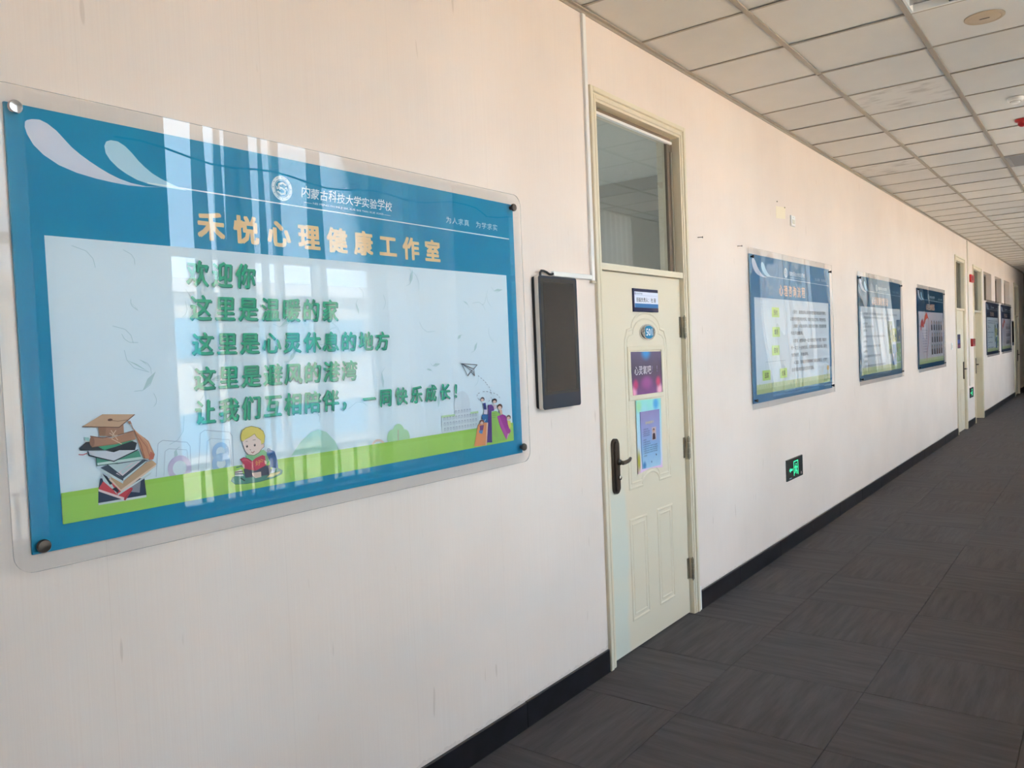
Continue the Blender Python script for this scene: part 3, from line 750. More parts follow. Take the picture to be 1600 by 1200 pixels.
# ------------------------------------------------------------------ info boards
BY0, BY1, BZ0, BZ1 = .792, 2.702, 1.161, 2.193      # blue print of the nearest board
XS = .012                                            # face of the printed sheet
BLUE = '#0090bc'
def acrylic(root, y0, y1, z0, z1, x0, x1, wav=0, seed=0, r=.045):
    rr = random.Random(seed)
    if not wav:
        b = MB(); pts = rrect(y0, y1, z0, z1, r, 6); n = len(pts)
        vs = [(x0,)+p for p in pts]+[(x1,)+p for p in pts]
        b.add(vs, [tuple(range(n))[::-1]], M_ACRB); b.add(vs, [(i, (i+1) % n, (i+1) % n+n, i+n) for i in range(n)], M_ACRE)
        b.add(vs, [tuple(range(n, 2*n))], M_ACR)
        return b.build('acrylic_sheet', root)
    # slightly buckled sheet
    ny, nz = 48, 30; ph = [rr.uniform(0, 6.28) for _ in range(6)]
    def X(u, v):
        e_ = math.exp(-u*5)+.6*math.exp(-(1-u)*7)
        return x1+wav*(.35*math.sin(u*5.5+ph[0]+v*1.5)+.3*math.sin(v*4+ph[1]+u*2)+e_*.9*math.sin(v*6+ph[2])+.10*math.sin(u*23+v*5+ph[3])+.06*math.sin(v*19+ph[4]))
    vs = []; fs = []
    for i in range(ny+1):
        for k in range(nz+1):
            u, v = i/ny, k/nz; vs.append((X(u, v), y0+(y1-y0)*u, z0+(z1-z0)*v))
    for i in range(ny):
        for k in range(nz):
            a = i*(nz+1)+k; fs.append((a, a+nz+1, a+nz+2, a+1))
    b = MB(); b.add(vs, fs, M_ACR)
    # edge band
    ring_ = [i*(nz+1) for i in range(ny+1)]+[ny*(nz+1)+k for k in range(1, nz+1)]+[i*(nz+1)+nz for i in range(ny-1, -1, -1)]+[k for k in range(nz-1, 0, -1)]
    n = len(ring_); ev = [vs[i] for i in ring_]+[(x0, vs[i][1], vs[i][2]) for i in ring_]
    b.add(ev, [(i, i+n, (i+1) % n+n, (i+1) % n) for i in range(n)], M_ACRE)
    o = b.build('acrylic_sheet', root); o.data.polygons.foreach_set('use_smooth', [m == 0 for m in b.m]); return o
def bolts(root, dy, x1, pos, mats, k=1):
    for (y, z), m in zip(pos, mats):
        b = MB(); b.lathe((.0005, y+dy, z), [(.008*k, 0), (.008*k, x1), (.0155*k, x1+.0005), (.0155*k, x1+.006), (.0135*k, x1+.009), (.004*k, x1+.010)], (1, 0, 0), m, 20)
        b.build('standoff_bolt', root, smooth=True)
def swoosh(ar, k=1):
    S1 = [(39,190),(42,187.5),(50,186),(62,187),(74,193),(88,204),(100,217),(112,230),(125,241),(140,252),(155,262),(170,271),(186,279),(205,286),(228,291),(252,292.5),(225,292),(200,289.5),(176,285),(150,279),(120,270),(92,258),(68,242),(52,226),(42,209),(38.5,198)]
    S2 = [(163,228),(166,221),(173,219),(184,221),(195,228),(206,239),(216,251),(226,261),(238,271),(250,278.5),(263,285),(278,292),(292,298),(275,295.5),(250,291.5),(232,287.5),(214,281),(198,272),(184,262),(172,250),(165,239)]
    ar.poly(S1, '#e4e6f2'); ar.poly(S2, '#bfe2f2')
    y, z = at(290, 297, ar.ax)
    ar.poly([(1.12, 2.0555), (2.67, 2.047), (2.67, 2.0515), (1.12, 2.0590)], '#f2fbff', False)
def seal(ar, y, z, R):
    ar.ring(y, z, R*.72, R, '#e9f6fc'); ar.ring(y, z, R*.63, R*.67, '#e9f6fc')
    pts = [(y+R*.5*math.cos(t), z+R*.5*math.sin(t)) for t in [math.radians(a) for a in range(40, 190, 15)]]
    ar.line([(y+R*.42, z+R*.3), (y+R*.1, z+R*.45), (y-R*.3, z+R*.3), (y-R*.3, z+R*.05), (y+R*.05, z), (y+R*.3, z-R*.15), (y+R*.25, z-R*.4), (y-R*.1, z-R*.47), (y-R*.42, z-R*.3)], R*.16, '#e9f6fc', False)
    ar.line([(y-R*.5, z+R*.1), (y-R*.48, z-R*.1), (y-R*.35, z), (y-R*.2, z-R*.12)], R*.1, '#e9f6fc', False)
    ar.line([(y+R*.5, z-R*.1), (y+R*.45, z+R*.12), (y+R*.3, z+R*.02)], R*.1, '#e9f6fc', False)
    for k in range(24):
        a = 2*math.pi*k/24
        ar2 = (y+R*.86*math.cos(a), z+R*.86*math.sin(a))
        if k % 2 == 0: ar.line([(ar2[0]-R*.04, ar2[1]), (ar2[0]+R*.04, ar2[1]+R*.03)], R*.05, '#4d9cc0', False)
def school(root, X, dy=0):
    ar = Art(X, dy, mf=.993); seal(ar, 1.553, 2.105, .0375); ar.build('school_emblem', root); ar = Art(X, dy, mf=.993)
    txt = '内蒙古科技大学实验学校'
    for i, ch in enumerate(txt):
        y = 1.625+i*.0355; big = 1.15 if i in (0, 3, 9) else 1
        ar.text(ch, y, y+.032, 2.088-.004*(i % 2)*0, 2.088+.032*big, '#eefaff', .012, None, .12)
    ar.text('NEI MENG GU KE JI DA XUE SHI YAN XUE XIAO', 1.668, 1.972, 2.069, 2.0775, '#dff3fb', .01)
    ar.rect(1.632, 1.664, 2.0725, 2.0737, '#dff3fb'); ar.rect(1.976, 2.006, 2.0725, 2.0737, '#dff3fb')
    ar.build('school_name', root); ar = Art(X, dy, mf=.993)
    ar.text('为人求真', 2.297, 2.432, 2.079, 2.103, '#e4f4fa', .0, .030)
    ar.text('为学求实', 2.474, 2.611, 2.079, 2.103, '#e4f4fa', .0, .030)
    ar.build('motto', root)

def board(dy, label, title, group='acrylic information boards on the corridor wall', wav=0, seed=0, blue=BLUE, y1=BY1, bm=(M_DKMETAL,)*4, aedge=None):
    r = empty('information_board', (0, (BY0+y1)/2+dy, BZ0)); tag(r, label, 'board', group)
    MB().box(.004, XS, BY0+dy, y1+dy, BZ0, BZ1, ink(blue)).build('printed_sheet', r)
    a0, a1, c0, c1 = aedge or (BY0-.045, y1+.04, BZ0-.038, BZ1+.040)
    acrylic(r, a0+dy, a1+dy, c0, c1, .020, .025, wav, seed)
    return r
# --- nearest board -------------------------------------------------------
b1 = board(0, 'largest acrylic board nearest the camera, blue border, orange title and green welcome lines', '', bm=None)
bolts(b1, 0, .026, [(.808, 2.180), (2.686, 2.178), (.809, 1.180), (2.690, 1.186)], [M_CHROME, M_DKMETAL, M_DKMETAL, M_DKMETAL])
P1, P2, Q1, Q2 = .860, 2.640, 1.219, 1.899
pn = Art(XS); pn.rect(P1, P2, Q1, Q2, '#e2f1fa')
# faint leaf sprays
rl_ = random.Random(11)
for k in range(46):
    y = rl_.uniform(P1+.05, P2-.1); z = rl_.uniform(Q1+.14, Q2-.05); a = rl_.uniform(0, 6.28); l = rl_.uniform(.03, .09)
    pts = [(y+l*t*math.cos(a+t*.9), min(Q2-.004, max(Q1+.09, z+l*t*math.sin(a+t*.9)))) for t in (0, .3, .6, 1)]
    pn.line(pts, .0012, '#b3cfd8', False)
    if k % 2: pn.poly([pts[1], ((pts[1][0]+pts[3][0])/2+.006, (pts[1][1]+pts[3][1])/2-.004), pts[3], ((pts[1][0]+pts[3][0])/2-.004, (pts[1][1]+pts[3][1])/2+.006)], '#bcd8dc', False)
pn.build('white_panel', b1)
hd_ = Art(XS, ax=XS); swoosh(hd_); hd_.build('swoosh_mark', b1)
school(b1, XS+.0004)
tt = Art(XS+.0006, mf=.993)
tt.text('禾悦心理健康工作室', 1.267, 2.253, 1.929, 2.003, '#f8d6a4', .042, .078); tt.build('orange_title', b1)
gl_ = Art(XS+.0062, mf=.9925)
for txt, ya, yb, za, zb_, cw in (('欢迎你', 1.222, 1.436, 1.799, 1.866, .062), ('这里是温暖的家', 1.226, 1.742, 1.705, 1.771, .062),
        ('这里是心灵休息的地方', 1.226, 1.964, 1.610, 1.669, .062), ('这里是避风的港湾', 1.226, 1.809, 1.514, 1.575, .062),
        ('让我们互相陪伴，', 1.222, 1.800, 1.421, 1.484, .061), ('一同快乐成长！', 1.832, 2.345, 1.417, 1.474, .055)):
    gl_.text(txt, ya+.003, yb+.003, za-.003, zb_-.003, '#27857a', .019, cw, .10)
    gl_.text(txt, ya, yb, za, zb_, '#34b28e', .018, cw, .10)
gl_.build('green_lettering', b1)
# lower scenery
sn = Art(XS+.0022)
zg = 1.293
sn.rect(P1, P2, Q1, zg, '#a3d468').rect(P1, P2, zg-.012, zg, '#9fcf5c')
def cubeblk(a, c_, col, d):
    (x0, y0) = a
    sn.line([(x0, y0), (x0+3, y0-52+d), (x0+10, y0-57+d), (x0+48, y0-54+d), (x0+53, y0-48+d), (x0+55, y0-4)], .0016, '#b4c4d4')
    sn.line([(x0+12, y0-2), (x0+14, y0-40+d), (x0+20, y0-44+d), (x0+48, y0-42+d), (x0+52, y0-8)], .0014, '#bccbd8')
cubeblk((244, 745), 0, 0, 0); cubeblk((310, 735), 0, 0, -6)
y_, z_ = at(280, 729, XS); sn.ring(y_, z_-.004, .020, .034, '#ccc6e2', 20); sn.rect(y_-.045, y_+.045, z_-.05, zg, '#a3d468')
y_, z_ = at(344, 706, XS); sn.ring(y_, z_, .014, .027, '#a9cbea', 20); y_, z_ = at(345, 724, XS); sn.ring(y_, z_, .014, .029, '#a9cbea', 20)
# tree, hills, school building
sn.poly([(455, 712), (470, 690), (485, 676), (497, 671), (510, 675), (524, 690), (531, 706), (500, 708)], '#b4ddd0')
y_, z_ = at(485, 700, XS)
for (cx_, cy_, r_) in ((622, 680, .040), (612, 685, .03), (632, 684, .03)):
    y_, z_ = at(cx_, cy_, XS); sn.ell(y_, z_, r_*.8, r_, '#b2e0b8')
sn.line([(622, 672), (622, 700)], .004, '#c4b8a4')
y_, z_ = at(590, 698, XS); sn.ring(y_, z_-.012, .030, .038, '#e8d0c8', 18)
sn.rect(at(690, 675, XS)[0], at(748, 675, XS)[0], zg, zg+.062, '#d5e3ea'); sn.rect(at(690, 675, XS)[0], at(748, 675, XS)[0], zg+.058, zg+.066, '#bfe0b4')
a_, b__ = at(711, 670, XS)[0], at(735, 670, XS)[0]; sn.rect(a_, b__, zg, zg+.105, '#dbe6ee')
sn.ell((a_+b__)/2, zg+.105, (b__-a_)/2, .045, '#dbe6ee')
for i in range(12):
    for k in range(4):
        y = at(693, 675, XS)[0]+.0165*i; z = zg+.008+k*.02
        if k < 3 or a_ < y < b__-.006: sn.line([(y+.002, z), (y+.002, z+.010), (y+.009, z+.010), (y+.009, z)], .0018, '#93a0b8', False)
sn.rect(P1, P2, Q1, zg, '#a9d96c')
sn.rect(P1, P2, zg-.012, zg, '#a4d460')
sn.build('meadow_illustration', b1)
# stack of books with graduation cap (pixel outlines measured on the sheet)
bk = Art(XS+.0042, ax=XS+.005)
def z6(pts, ox=100, oy=620, s=6.6667): return [(ox+a/s, oy+c/s) for a, c in pts]
def bp(pts, col): bk.poly(z6(pts), col)
def bl_(pts, w, col): bk.line(z6(pts), w, col)
bp([(360,960),(380,850),(840,850),(862,1030),(380,1125),(358,1125)], '#2c3f5c'); bp([(358,1108),(860,1022),(860,1046),(362,1130)], '#d8e2e6')
bp([(690,890),(800,880),(790,998),(640,985)], '#8d94a4')
bp([(360,960),(410,880),(720,950),(630,1050)], '#cf4a58'); bp([(360,960),(630,1050),(625,1075),(362,985)], '#efdde0'); bp([(630,1050),(715,950),(715,968),(640,1080),(625,1075)], '#b0404e')
bp([(385,800),(470,850),(560,1025),(515,970),(410,880)], '#c9dde0'); bp([(400,800),(450,830),(505,910),(480,915)], '#24384a'); bp([(500,960),(545,940),(575,980),(560,1000)], '#24384a')
bp([(480,830),(920,660),(965,700),(590,985)], '#c8a888'); bp([(480,840),(590,965),(595,985),(470,865)], '#e8d4c4'); bp([(590,970),(965,700),(955,725),(595,1000)], '#e6d2c2')
bp([(560,1010),(920,780),(900,810),(565,1028)], '#cfdfe2')
bp([(380,740),(620,880),(880,665),(830,650),(480,700)], '#4a5a6c'); bp([(380,745),(620,878),(615,905),(385,775)], '#d4e6ea'); bp([(620,878),(870,668),(850,670),(620,850),(615,905)], '#d4e6ea')
bp([(435,700),(610,830),(830,655),(560,700)], '#c2d6da'); bp([(540,800),(745,680),(700,690),(590,780),(610,810),(780,670),(790,680),(605,830)], '#e0d4dc'); bl_([(450,705),(610,830),(820,660)], .0022, '#3d4c5e')
bp([(335,635),(780,560),(805,625),(420,700),(345,690)], '#52a08a'); bp([(345,690),(820,622),(825,648),(350,718)], '#cfe6e2'); bl_([(335,635),(345,718),(560,690)], .002, '#2f6a60')
bp([(250,570),(770,550),(520,675),(300,620)], '#dfe2ea'); bl_([(250,570),(262,612),(520,672),(770,552)], .0028, '#34404f'); bl_([(155,602),(200,604),(240,588)], .002, '#c05868')
bp([(155,540),(230,470),(700,455),(760,480),(740,555),(170,560)], '#2c3a48'); bp([(430,560),(580,555),(520,578)], '#22303c')
bp([(350,515),(620,470),(740,450),(540,520),(420,555)], '#45a884'); bp([(205,420),(260,425),(275,470),(225,455)], '#9fd0d0'); bp([(800,420),(850,430),(815,440)], '#3f5468')
bp([(355,310),(620,290),(625,380),(520,410),(370,408)], '#b28a74'); bp([(355,320),(440,318),(430,405),(370,408)], '#a07c66')
bp([(190,310),(400,182),(735,182),(575,318)], '#cfae92'); bl_([(190,312),(575,318),(735,185)], .0022, '#7c5c50'); bk.ell(*at(100+470/6.667, 620+240/6.667, XS), .006, .003, '#6a4a42'); bl_([(470,242),(560,255),(660,240)], .0014, '#8c6c5c')
bp([(275,410),(490,430),(730,355),(745,440),(540,495),(290,525)], '#b98d76'); bl_([(275,410),(400,430),(540,405),(720,355)], .002, '#7a564a'); bl_([(290,525),(540,490),(745,440)], .0016, '#94705e'); bk.ell(*at(100+282/6.667, 620+468/6.667, XS), .006, .012, '#9c7462')
bl_([(490,350),(520,395),(560,450)], .002, '#e4cdb8'); bl_([(540,350),(505,400),(500,440),(600,492)], .002, '#e4cdb8'); bl_([(475,380),(515,405),(555,400)], .002, '#e4cdb8')
bp([(660,255),(690,250),(708,285),(680,285)], '#b88470'); bl_([(700,290),(720,335)], .0022, '#b07a68')
bp([(715,320),(760,370),(880,460),(945,600),(930,650),(830,640),(790,520)], '#cf9a7c'); bl_([(730,350),(800,500),(840,640)], .0018, '#8f5f50'); bl_([(760,390),(860,520),(900,645)], .0014, '#a8665a'); bl_([(740,350),(870,480),(925,620)], .0014, '#e8bba0'); bp([(900,570),(945,600),(930,650),(880,660)], '#c87868')
bk.build('book_stack_illustration', b1)
# a child reading
ch = Art(XS+.0042, ax=XS+.005)
def zc(pts): return [(330+a/9.233, 640+c/9.233) for a, c in pts]
def cp(pts, col): ch.poly(zc(pts), col)
def cl(pts, w, col): ch.line(zc(pts), w, col)
def smooth_(cx_, cy_, rx, ry, n=18, a0=0, a1=360): return [(cx_+rx*math.cos(math.radians(a0+(a1-a0)*k/n)), cy_+ry*math.sin(math.radians(a0+(a1-a0)*k/n))) for k in range(n)]
cp([(290,1030),(310,980),(400,940),(980,850),(1030,880),(1020,930),(900,985),(700,1040),(500,1070),(350,1078)], '#5e9a8e'); cl([(290,1030),(310,980),(400,940),(980,850),(1030,880),(1020,930),(900,985),(700,1040),(500,1070),(350,1078),(290,1030)], .0012, '#3d6b70')
cp([(340,960),(350,890),(440,860),(470,960)], '#e8ecea'); cl([(345,905),(460,890)], .003, '#7a5a68'); cl([(345,930),(465,925)], .003, '#5c6478')
cp([(410,985),(440,985),(495,1020),(480,1035)], '#26464c')
cp([(470,860),(520,840),(850,800),(870,880),(840,940),(700,960),(500,985)], '#565a70'); cl([(500,985),(470,860)], .0012, '#2f3346')
cp([(590,915),(720,895),(725,970),(640,990),(600,950)], '#ecd4c8')
cp([(690,590),(760,580),(800,620),(830,740),(820,790),(520,760),(500,660),(560,655)], '#8ccc9a'); cl([(800,620),(845,740),(790,790)], .0012, '#4d8f64')
cp([(800,640),(815,590),(860,580),(915,600),(960,740),(970,850),(850,830),(850,740)], '#2f68a4'); cl([(815,590),(820,565),(850,570),(850,590)], .003, '#5c7698'); cl([(850,740),(830,690),(870,640)], .002, '#1d4a80')
cp([(885,835),(935,845),(910,930),(865,925)], '#dfe6f4')
cp([(800,980),(860,925),(1000,890),(985,920),(900,965)], '#e8dfa8'); cl([(800,980),(860,925),(1000,890)], .0012, '#8c8450')
cp([(445,450),(500,380),(620,350),(740,400),(755,490),(740,560),(690,620),(620,660),(540,650),(490,600),(465,520)], '#f2dcd4')
cl([(465,520),(490,600),(540,650),(620,660),(690,620),(735,560)], .0014, '#6a5a60')
cp([(725,500),(765,490),(765,540),(730,565)], '#f0d4cc'); cl([(725,500),(765,490),(765,540),(730,565)], .0012, '#7a6a6a')
cp([(430,450),(428,370),(450,300),(500,260),(580,240),(680,260),(750,310),(775,380),(765,480),(725,500),(715,440),(660,400),(625,350),(560,395),(490,430),(460,460)], '#e9d873')
cl([(460,460),(430,440),(428,370),(450,300),(500,260),(580,240),(680,260),(750,310),(775,380),(765,480)], .0014, '#8c8048'); cl([(715,440),(660,400),(625,350),(560,395),(490,430)], .0012, '#a0914c'); cl([(460,290),(480,285)], .0014, '#8c8048'); cl([(690,275),(715,270)], .0014, '#8c8048')
for (ex, ey) in ((517, 530), (628, 513)):
    cp(smooth_(ex, ey, 14, 19), '#3c3030'); cp(smooth_(ex-4, ey-7, 4, 5, 8), '#e8e0e0')
cl([(500,462),(525,455)], .0012, '#6a5450'); cl([(600,440),(640,435)], .0012, '#6a5450'); cl([(560,575),(572,585)], .0014, '#8a5c58'); cl([(580,612),(600,625),(622,603)], .0022, '#a04a50')
cp([(415,720),(470,690),(540,710),(590,745),(640,700),(740,655),(775,670),(795,800),(700,850),(640,880),(560,870),(480,850),(450,760)], '#cc4668'); cl([(590,745),(600,800),(640,880)], .0014, '#8c2a48'); cl([(415,720),(470,690),(540,710),(590,745)], .0016, '#6c3048')
cl([(440,735),(520,725),(580,770)], .0010, '#e08aa0'); ch.text('好', *(lambda p, q: (p[0], q[0], q[1], p[1]))(at(330+620/9.233, 640+735/9.233, XS), at(330+700/9.233, 640+800/9.233, XS)), '#f0c070')
cl([(715,720),(750,730)], .0018, '#f0b860'); cl([(700,745),(745,755)], .0016, '#f0b860')
cp([(440,780),(475,790),(485,845),(455,830)], '#f0d4c8'); cp([(765,730),(800,745),(800,790),(775,785)], '#f0d4c8')
cl([(365,835),(440,815),(450,830)], .004, '#4c8a6a')
ch.build('reading_child_illustration', b1)
# pencils, children and paper plane at the right
kd = Art(XS+.0042, ax=XS+.005)
def zk(pts): return [(680+a/7.5, 560+c/7.5) for a, c in pts]
def kp(pts, col): kd.poly(zk(pts), col)
def kl(pts, w, col, close=False): kd.line(zk(pts), w, col, close=close)
kl([(310,62),(495,75),(455,125),(310,62),(385,205),(420,155),(465,205),(455,125)], .0028, '#6f6f76'); kl([(325,70),(450,160),(465,205)], .0022, '#6f6f76'); kl([(420,155),(440,130)], .002, '#6f6f76')
for (q0, q1) in (((505,205),(518,212)),((535,228),(548,238)),((562,252),(574,262)),((586,275),(598,286)),((605,300),(616,312)),((630,330),(638,345)),((645,365),(652,382)),((655,400),(658,420)),
                 ((655,455),(656,470)),((640,490),(628,505)),((560,390),(580,388)),((600,388),(620,390)),((640,395),(660,402)),((685,405),(700,412)),((720,420),(735,432)),((748,448),(758,462)),((520,405),(505,412)),((495,425),(492,440)),((500,465),(508,480))):
    kl([q0, q1], .0022, '#8a909c')
def kid(hx, hy, r, hair, skin='#e8c4b4'):
    kp(smooth_(hx, hy, r*1.05, r*1.15), hair); kp(smooth_(hx-2, hy+r*.45, r*.75, r*.75), skin)
kp([(660,625),(715,615),(760,650),(820,960),(668,990)], '#9ccf6a'); kl([(668,650),(705,645)], .002, '#7fae58'); kl([(668,670),(712,665)], .002, '#7fae58'); kl([(668,690),(705,690)], .002, '#7fae58')
kp([(620,545),(660,540),(695,575),(690,610),(660,620),(668,985),(640,985)], '#6c3f98'); kp([(700,760),(740,900),(730,940),(680,900)], '#9ac56e')
kid(555, 478, 22, '#5a5462'); kp([(560,525),(590,520),(605,600),(575,608)], '#3c4a8c'); kp([(575,600),(612,600),(612,660),(570,650)], '#e6e0ee'); kp([(548,660),(620,655),(622,760),(600,985),(628,975),(610,990),(575,760),(548,700)], '#2f72ac')
kp([(615,750),(625,545),(665,985),(600,985)], '#5a4492')
kid(698, 498, 25, '#4a3a40'); kp([(680,540),(710,540),(720,590),(690,600)], '#d9c4d0')
kid(758, 565, 28, '#6a4438'); kp([(750,600),(780,600),(790,660),(762,655)], '#e9c0a4')
kp([(725,680),(790,655),(825,670),(885,850),(835,955),(760,800)], '#b045a4'); kp([(725,680),(750,672),(850,900),(835,955)], '#c25cb4'); kp([(835,955),(870,880),(850,880)], '#e8c8d4')
kid(860, 690, 24, '#6a5a5a'); kp([(845,725),(880,730),(892,800),(870,830),(850,770)], '#dcd870')
kp([(500,780),(545,750),(618,752),(605,1018),(455,1032)], '#eea070'); kp([(605,752),(618,752),(600,1018),(590,1018)], '#f2d4c0')
kid(548, 745, 24, '#7a4440'); kp([(520,790),(570,780),(560,840),(525,845)], '#7a4a88'); kp([(512,845),(560,840),(550,885),(515,875)], '#5c98d0')
kl([(575,740),(590,715)], .004, '#bcd8e8')
kd.build('children_and_pencils_illustration', b1)

# --- the smaller-looking boards down the wall -----------------------------
def small_board(dy, label, title, kind, wav, seed, blue):
    b = board(dy, label, title, wav=wav, seed=seed, blue=blue, y1=2.707)
    bolts(b, dy, .026, [(.812, 2.172), (2.688, 2.172), (.812, 1.182), (2.688, 1.182)], [M_BLACK]*4, .7)
    h = Art(XS, dy, ax=XS); swoosh(h); h.build('swoosh_mark', b)
    school(b, XS+.0004, dy)
    h = Art(XS+.0006, dy, mf=.993); n = len(title); w = .103*n if n == 6 else .09*n
    h.text(title, 1.70-w/2, 1.70+w/2, 1.926, 2.008, '#f4ccb2', .03, .08); h.build('orange_title', b)
    p = Art(XS, dy, mf=.994); p.rect(.862, 2.668, 1.217, 1.900, '#d9e2ea' if kind != 'photos' else '#d2ccd4')
    p.rect(.862, 2.668, 1.217, 1.272, '#b7c695'); p.rect(.862, 2.668, 1.25, 1.285, '#c8d3ac')
    rr = random.Random(seed)
    for k in range(60):
        y = rr.uniform(.87, 2.65); z = rr.uniform(1.225, 1.275); p.line([(y, z), (y+rr.uniform(-.01, .01), z+.02)], .003, rr.choice(['#7f9f4c', '#9ab865', '#6d8f58', '#d8e0a8']), False)
    p.build('white_panel', b)
    c = Art(XS+.003, dy, mf=.992)
    if kind == 'flow':
        for (y, z, s_) in ((1.28, 1.80, '预约'), (1.28, 1.655, '填表'), (1.26, 1.52, '咨询'), (1.05, 1.345, '追踪'), (1.42, 1.345, '结束')):
            c.rect(y-.07, y+.09, z-.036, z+.036, '#c6e388'); c.text(s_, y-.03, y+.055, z-.02, z+.02, '#5a6450', .02)
        for (a, d) in (((1.29, 1.76), (1.29, 1.695)), ((1.28, 1.615), (1.28, 1.56)), ((1.27, 1.48), (1.27, 1.44)), ((1.05, 1.44), (1.48, 1.44)), ((1.05, 1.44), (1.05, 1.385)), ((1.42, 1.44), (1.42, 1.385))):
            c.line([a, d], .003, '#9fb2c0', False)
        rows = [(1.81, '1.预约：请提前到心理咨询室或打电话进行预约，', .06, 1), (1.755, '以便老师安排好时间，做好准备工作，等你来谈。', 0, 1), (1.70, '2.填表：来访者填写心理咨询登记表，签知情同意', .06, 1), (1.645, '书后开始咨询。', 0, .32),
                (1.585, '3.咨询：老师与你一起讨论困扰你的问题，每次大', .06, 1), (1.53, '约一次五十分钟左右，共同商量解决办法，保守', 0, 1), (1.475, '你的秘密，不做评判。', 0, .45), (1.415, '4.追踪：咨询后老师将继续了解你的情况，必要时', .06, 1), (1.36, '会安排后续的咨询或结束咨询。', 0, .6)]
        for z, t_, ind, fr in rows: c.text(t_, 1.62+ind, 1.62+ind+(.96-ind)*fr, z-.015, z+.015, '#6b7078', .012)
        c.ell(2.60, 1.34, .03, .022, '#c99a50'); c.line([(2.60, 1.32), (2.59, 1.25)], .01, '#8c9a50', False)
    elif kind == 'text':
        for i, (z, l) in enumerate(((1.83, .98), (1.79, .75), (1.73, .12), (1.70, .28), (1.66, .1), (1.60, .6), (1.55, .1), (1.50, .45), (1.45, .1), (1.40, .45), (1.35, .1), (1.30, .6))):
            c.text('心理健康教育是学校教育的重要组成部分，关注学生成长，培养积极品质'[:max(4, int(32*l))], .93, .93+1.6*l, z-.012, z+.012, '#6a8296', .012)
        for k, (y0_, y1_, z0_, z1_, col) in enumerate(((2.02, 2.24, 1.60, 1.76, '#9fae9c'), (2.05, 2.22, 1.40, 1.60, '#b8c49c'), (2.46, 2.64, 1.53, 1.78, '#5f7f9c'), (2.24, 2.45, 1.53, 1.68, '#ccd08c'), (2.22, 2.42, 1.27, 1.50, '#5487bc'), (2.43, 2.66, 1.30, 1.51, '#a4c49a'))):
            c.rect(y0_, y1_, z0_, z1_, col)
            for q in range(9):
                y = rr.uniform(y0_+.01, y1_-.05); z = rr.uniform(z0_+.01, z1_-.06)
                c.rect(y, y+rr.uniform(.02, .05), z, z+rr.uniform(.02, .055), rr.choice(['#3c5a7c', '#d8e2e8', '#8aa08c', '#c8b48c', '#56707c']))
    else:
        c.line([(.96, 1.66), (1.0, 1.76), (1.08, 1.80), (1.18, 1.74), (1.26, 1.84), (1.40, 1.885), (1.52, 1.80), (1.53, 1.66), (1.47, 1.50), (1.38, 1.36), (1.34, 1.25)], .016, '#b8606a', False)
        c.poly([(.96, 1.66), (1.0, 1.76), (1.08, 1.80), (1.12, 1.76), (1.2, 1.70), (1.13, 1.69), (1.05, 1.72), (1.0, 1.66)], '#cc5a58', False)
        c.poly([(1.16, 1.73), (1.26, 1.84), (1.40, 1.885), (1.52, 1.80), (1.44, 1.82), (1.34, 1.80), (1.24, 1.74)], '#d0644e', False)
        c.line([(.96, 1.66), (.97, 1.50), (1.08, 1.38), (1.24, 1.26)], .006, '#b89aa4', False)
        for k in range(9): c.text('用心陪伴每一位同学健康快乐成长', 1.02+.012*k, 1.44-.01*k, 1.645-.035*k, 1.662-.035*k, '#8c93a6', .01)
        for r_ in range(3):
            for q in range(5):
                y = 1.74+q*.185+(.03 if r_ % 2 else 0); z = 1.72-r_*.165
                if y > 2.58: continue
                c.rect(y-.06, y+.06, z-.065, z+.075, rr.choice(['#bcc2cc', '#c8bfc8', '#b4c0c6']))
                c.poly([(y-.05, z-.065), (y+.05, z-.065), (y+.042, z+.005), (y, z+.02), (y-.042, z+.005)], rr.choice(['#3c3c46', '#57413f', '#74504a', '#2c3448', '#6a6a72']), False)
                c.ell(y, z+.04, .026, .026, '#3a2e2e'); c.ell(y, z+.034, .02, .021, '#cfa493')
    c.build('printed_content', b)
    return b
small_board(4.610, 'acrylic board just beyond the near door, with five green flow chart boxes and text', '心理咨询流程', 'flow', .004, 1, '#4583ac')  # sheet blue paled: the acrylic's reflection is painted into it
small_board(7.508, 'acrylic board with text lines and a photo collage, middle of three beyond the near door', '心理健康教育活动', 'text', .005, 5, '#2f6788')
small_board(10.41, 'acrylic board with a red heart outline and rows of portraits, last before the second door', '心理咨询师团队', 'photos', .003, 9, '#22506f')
small_board(17.17, 'blue board with darkened print under the small high windows, left one of the far pair', '学生活动展示', 'text', .001, 12, '#1c3456')  # sheet blue darkened: the dark reflection is painted into it
small_board(19.68, 'blue board with darkened print under the small high windows, right one next to the far display', '学生风采展示', 'photos', .001, 15, '#1c3456')  # same darkened blue, carrying the dark reflection in its colour

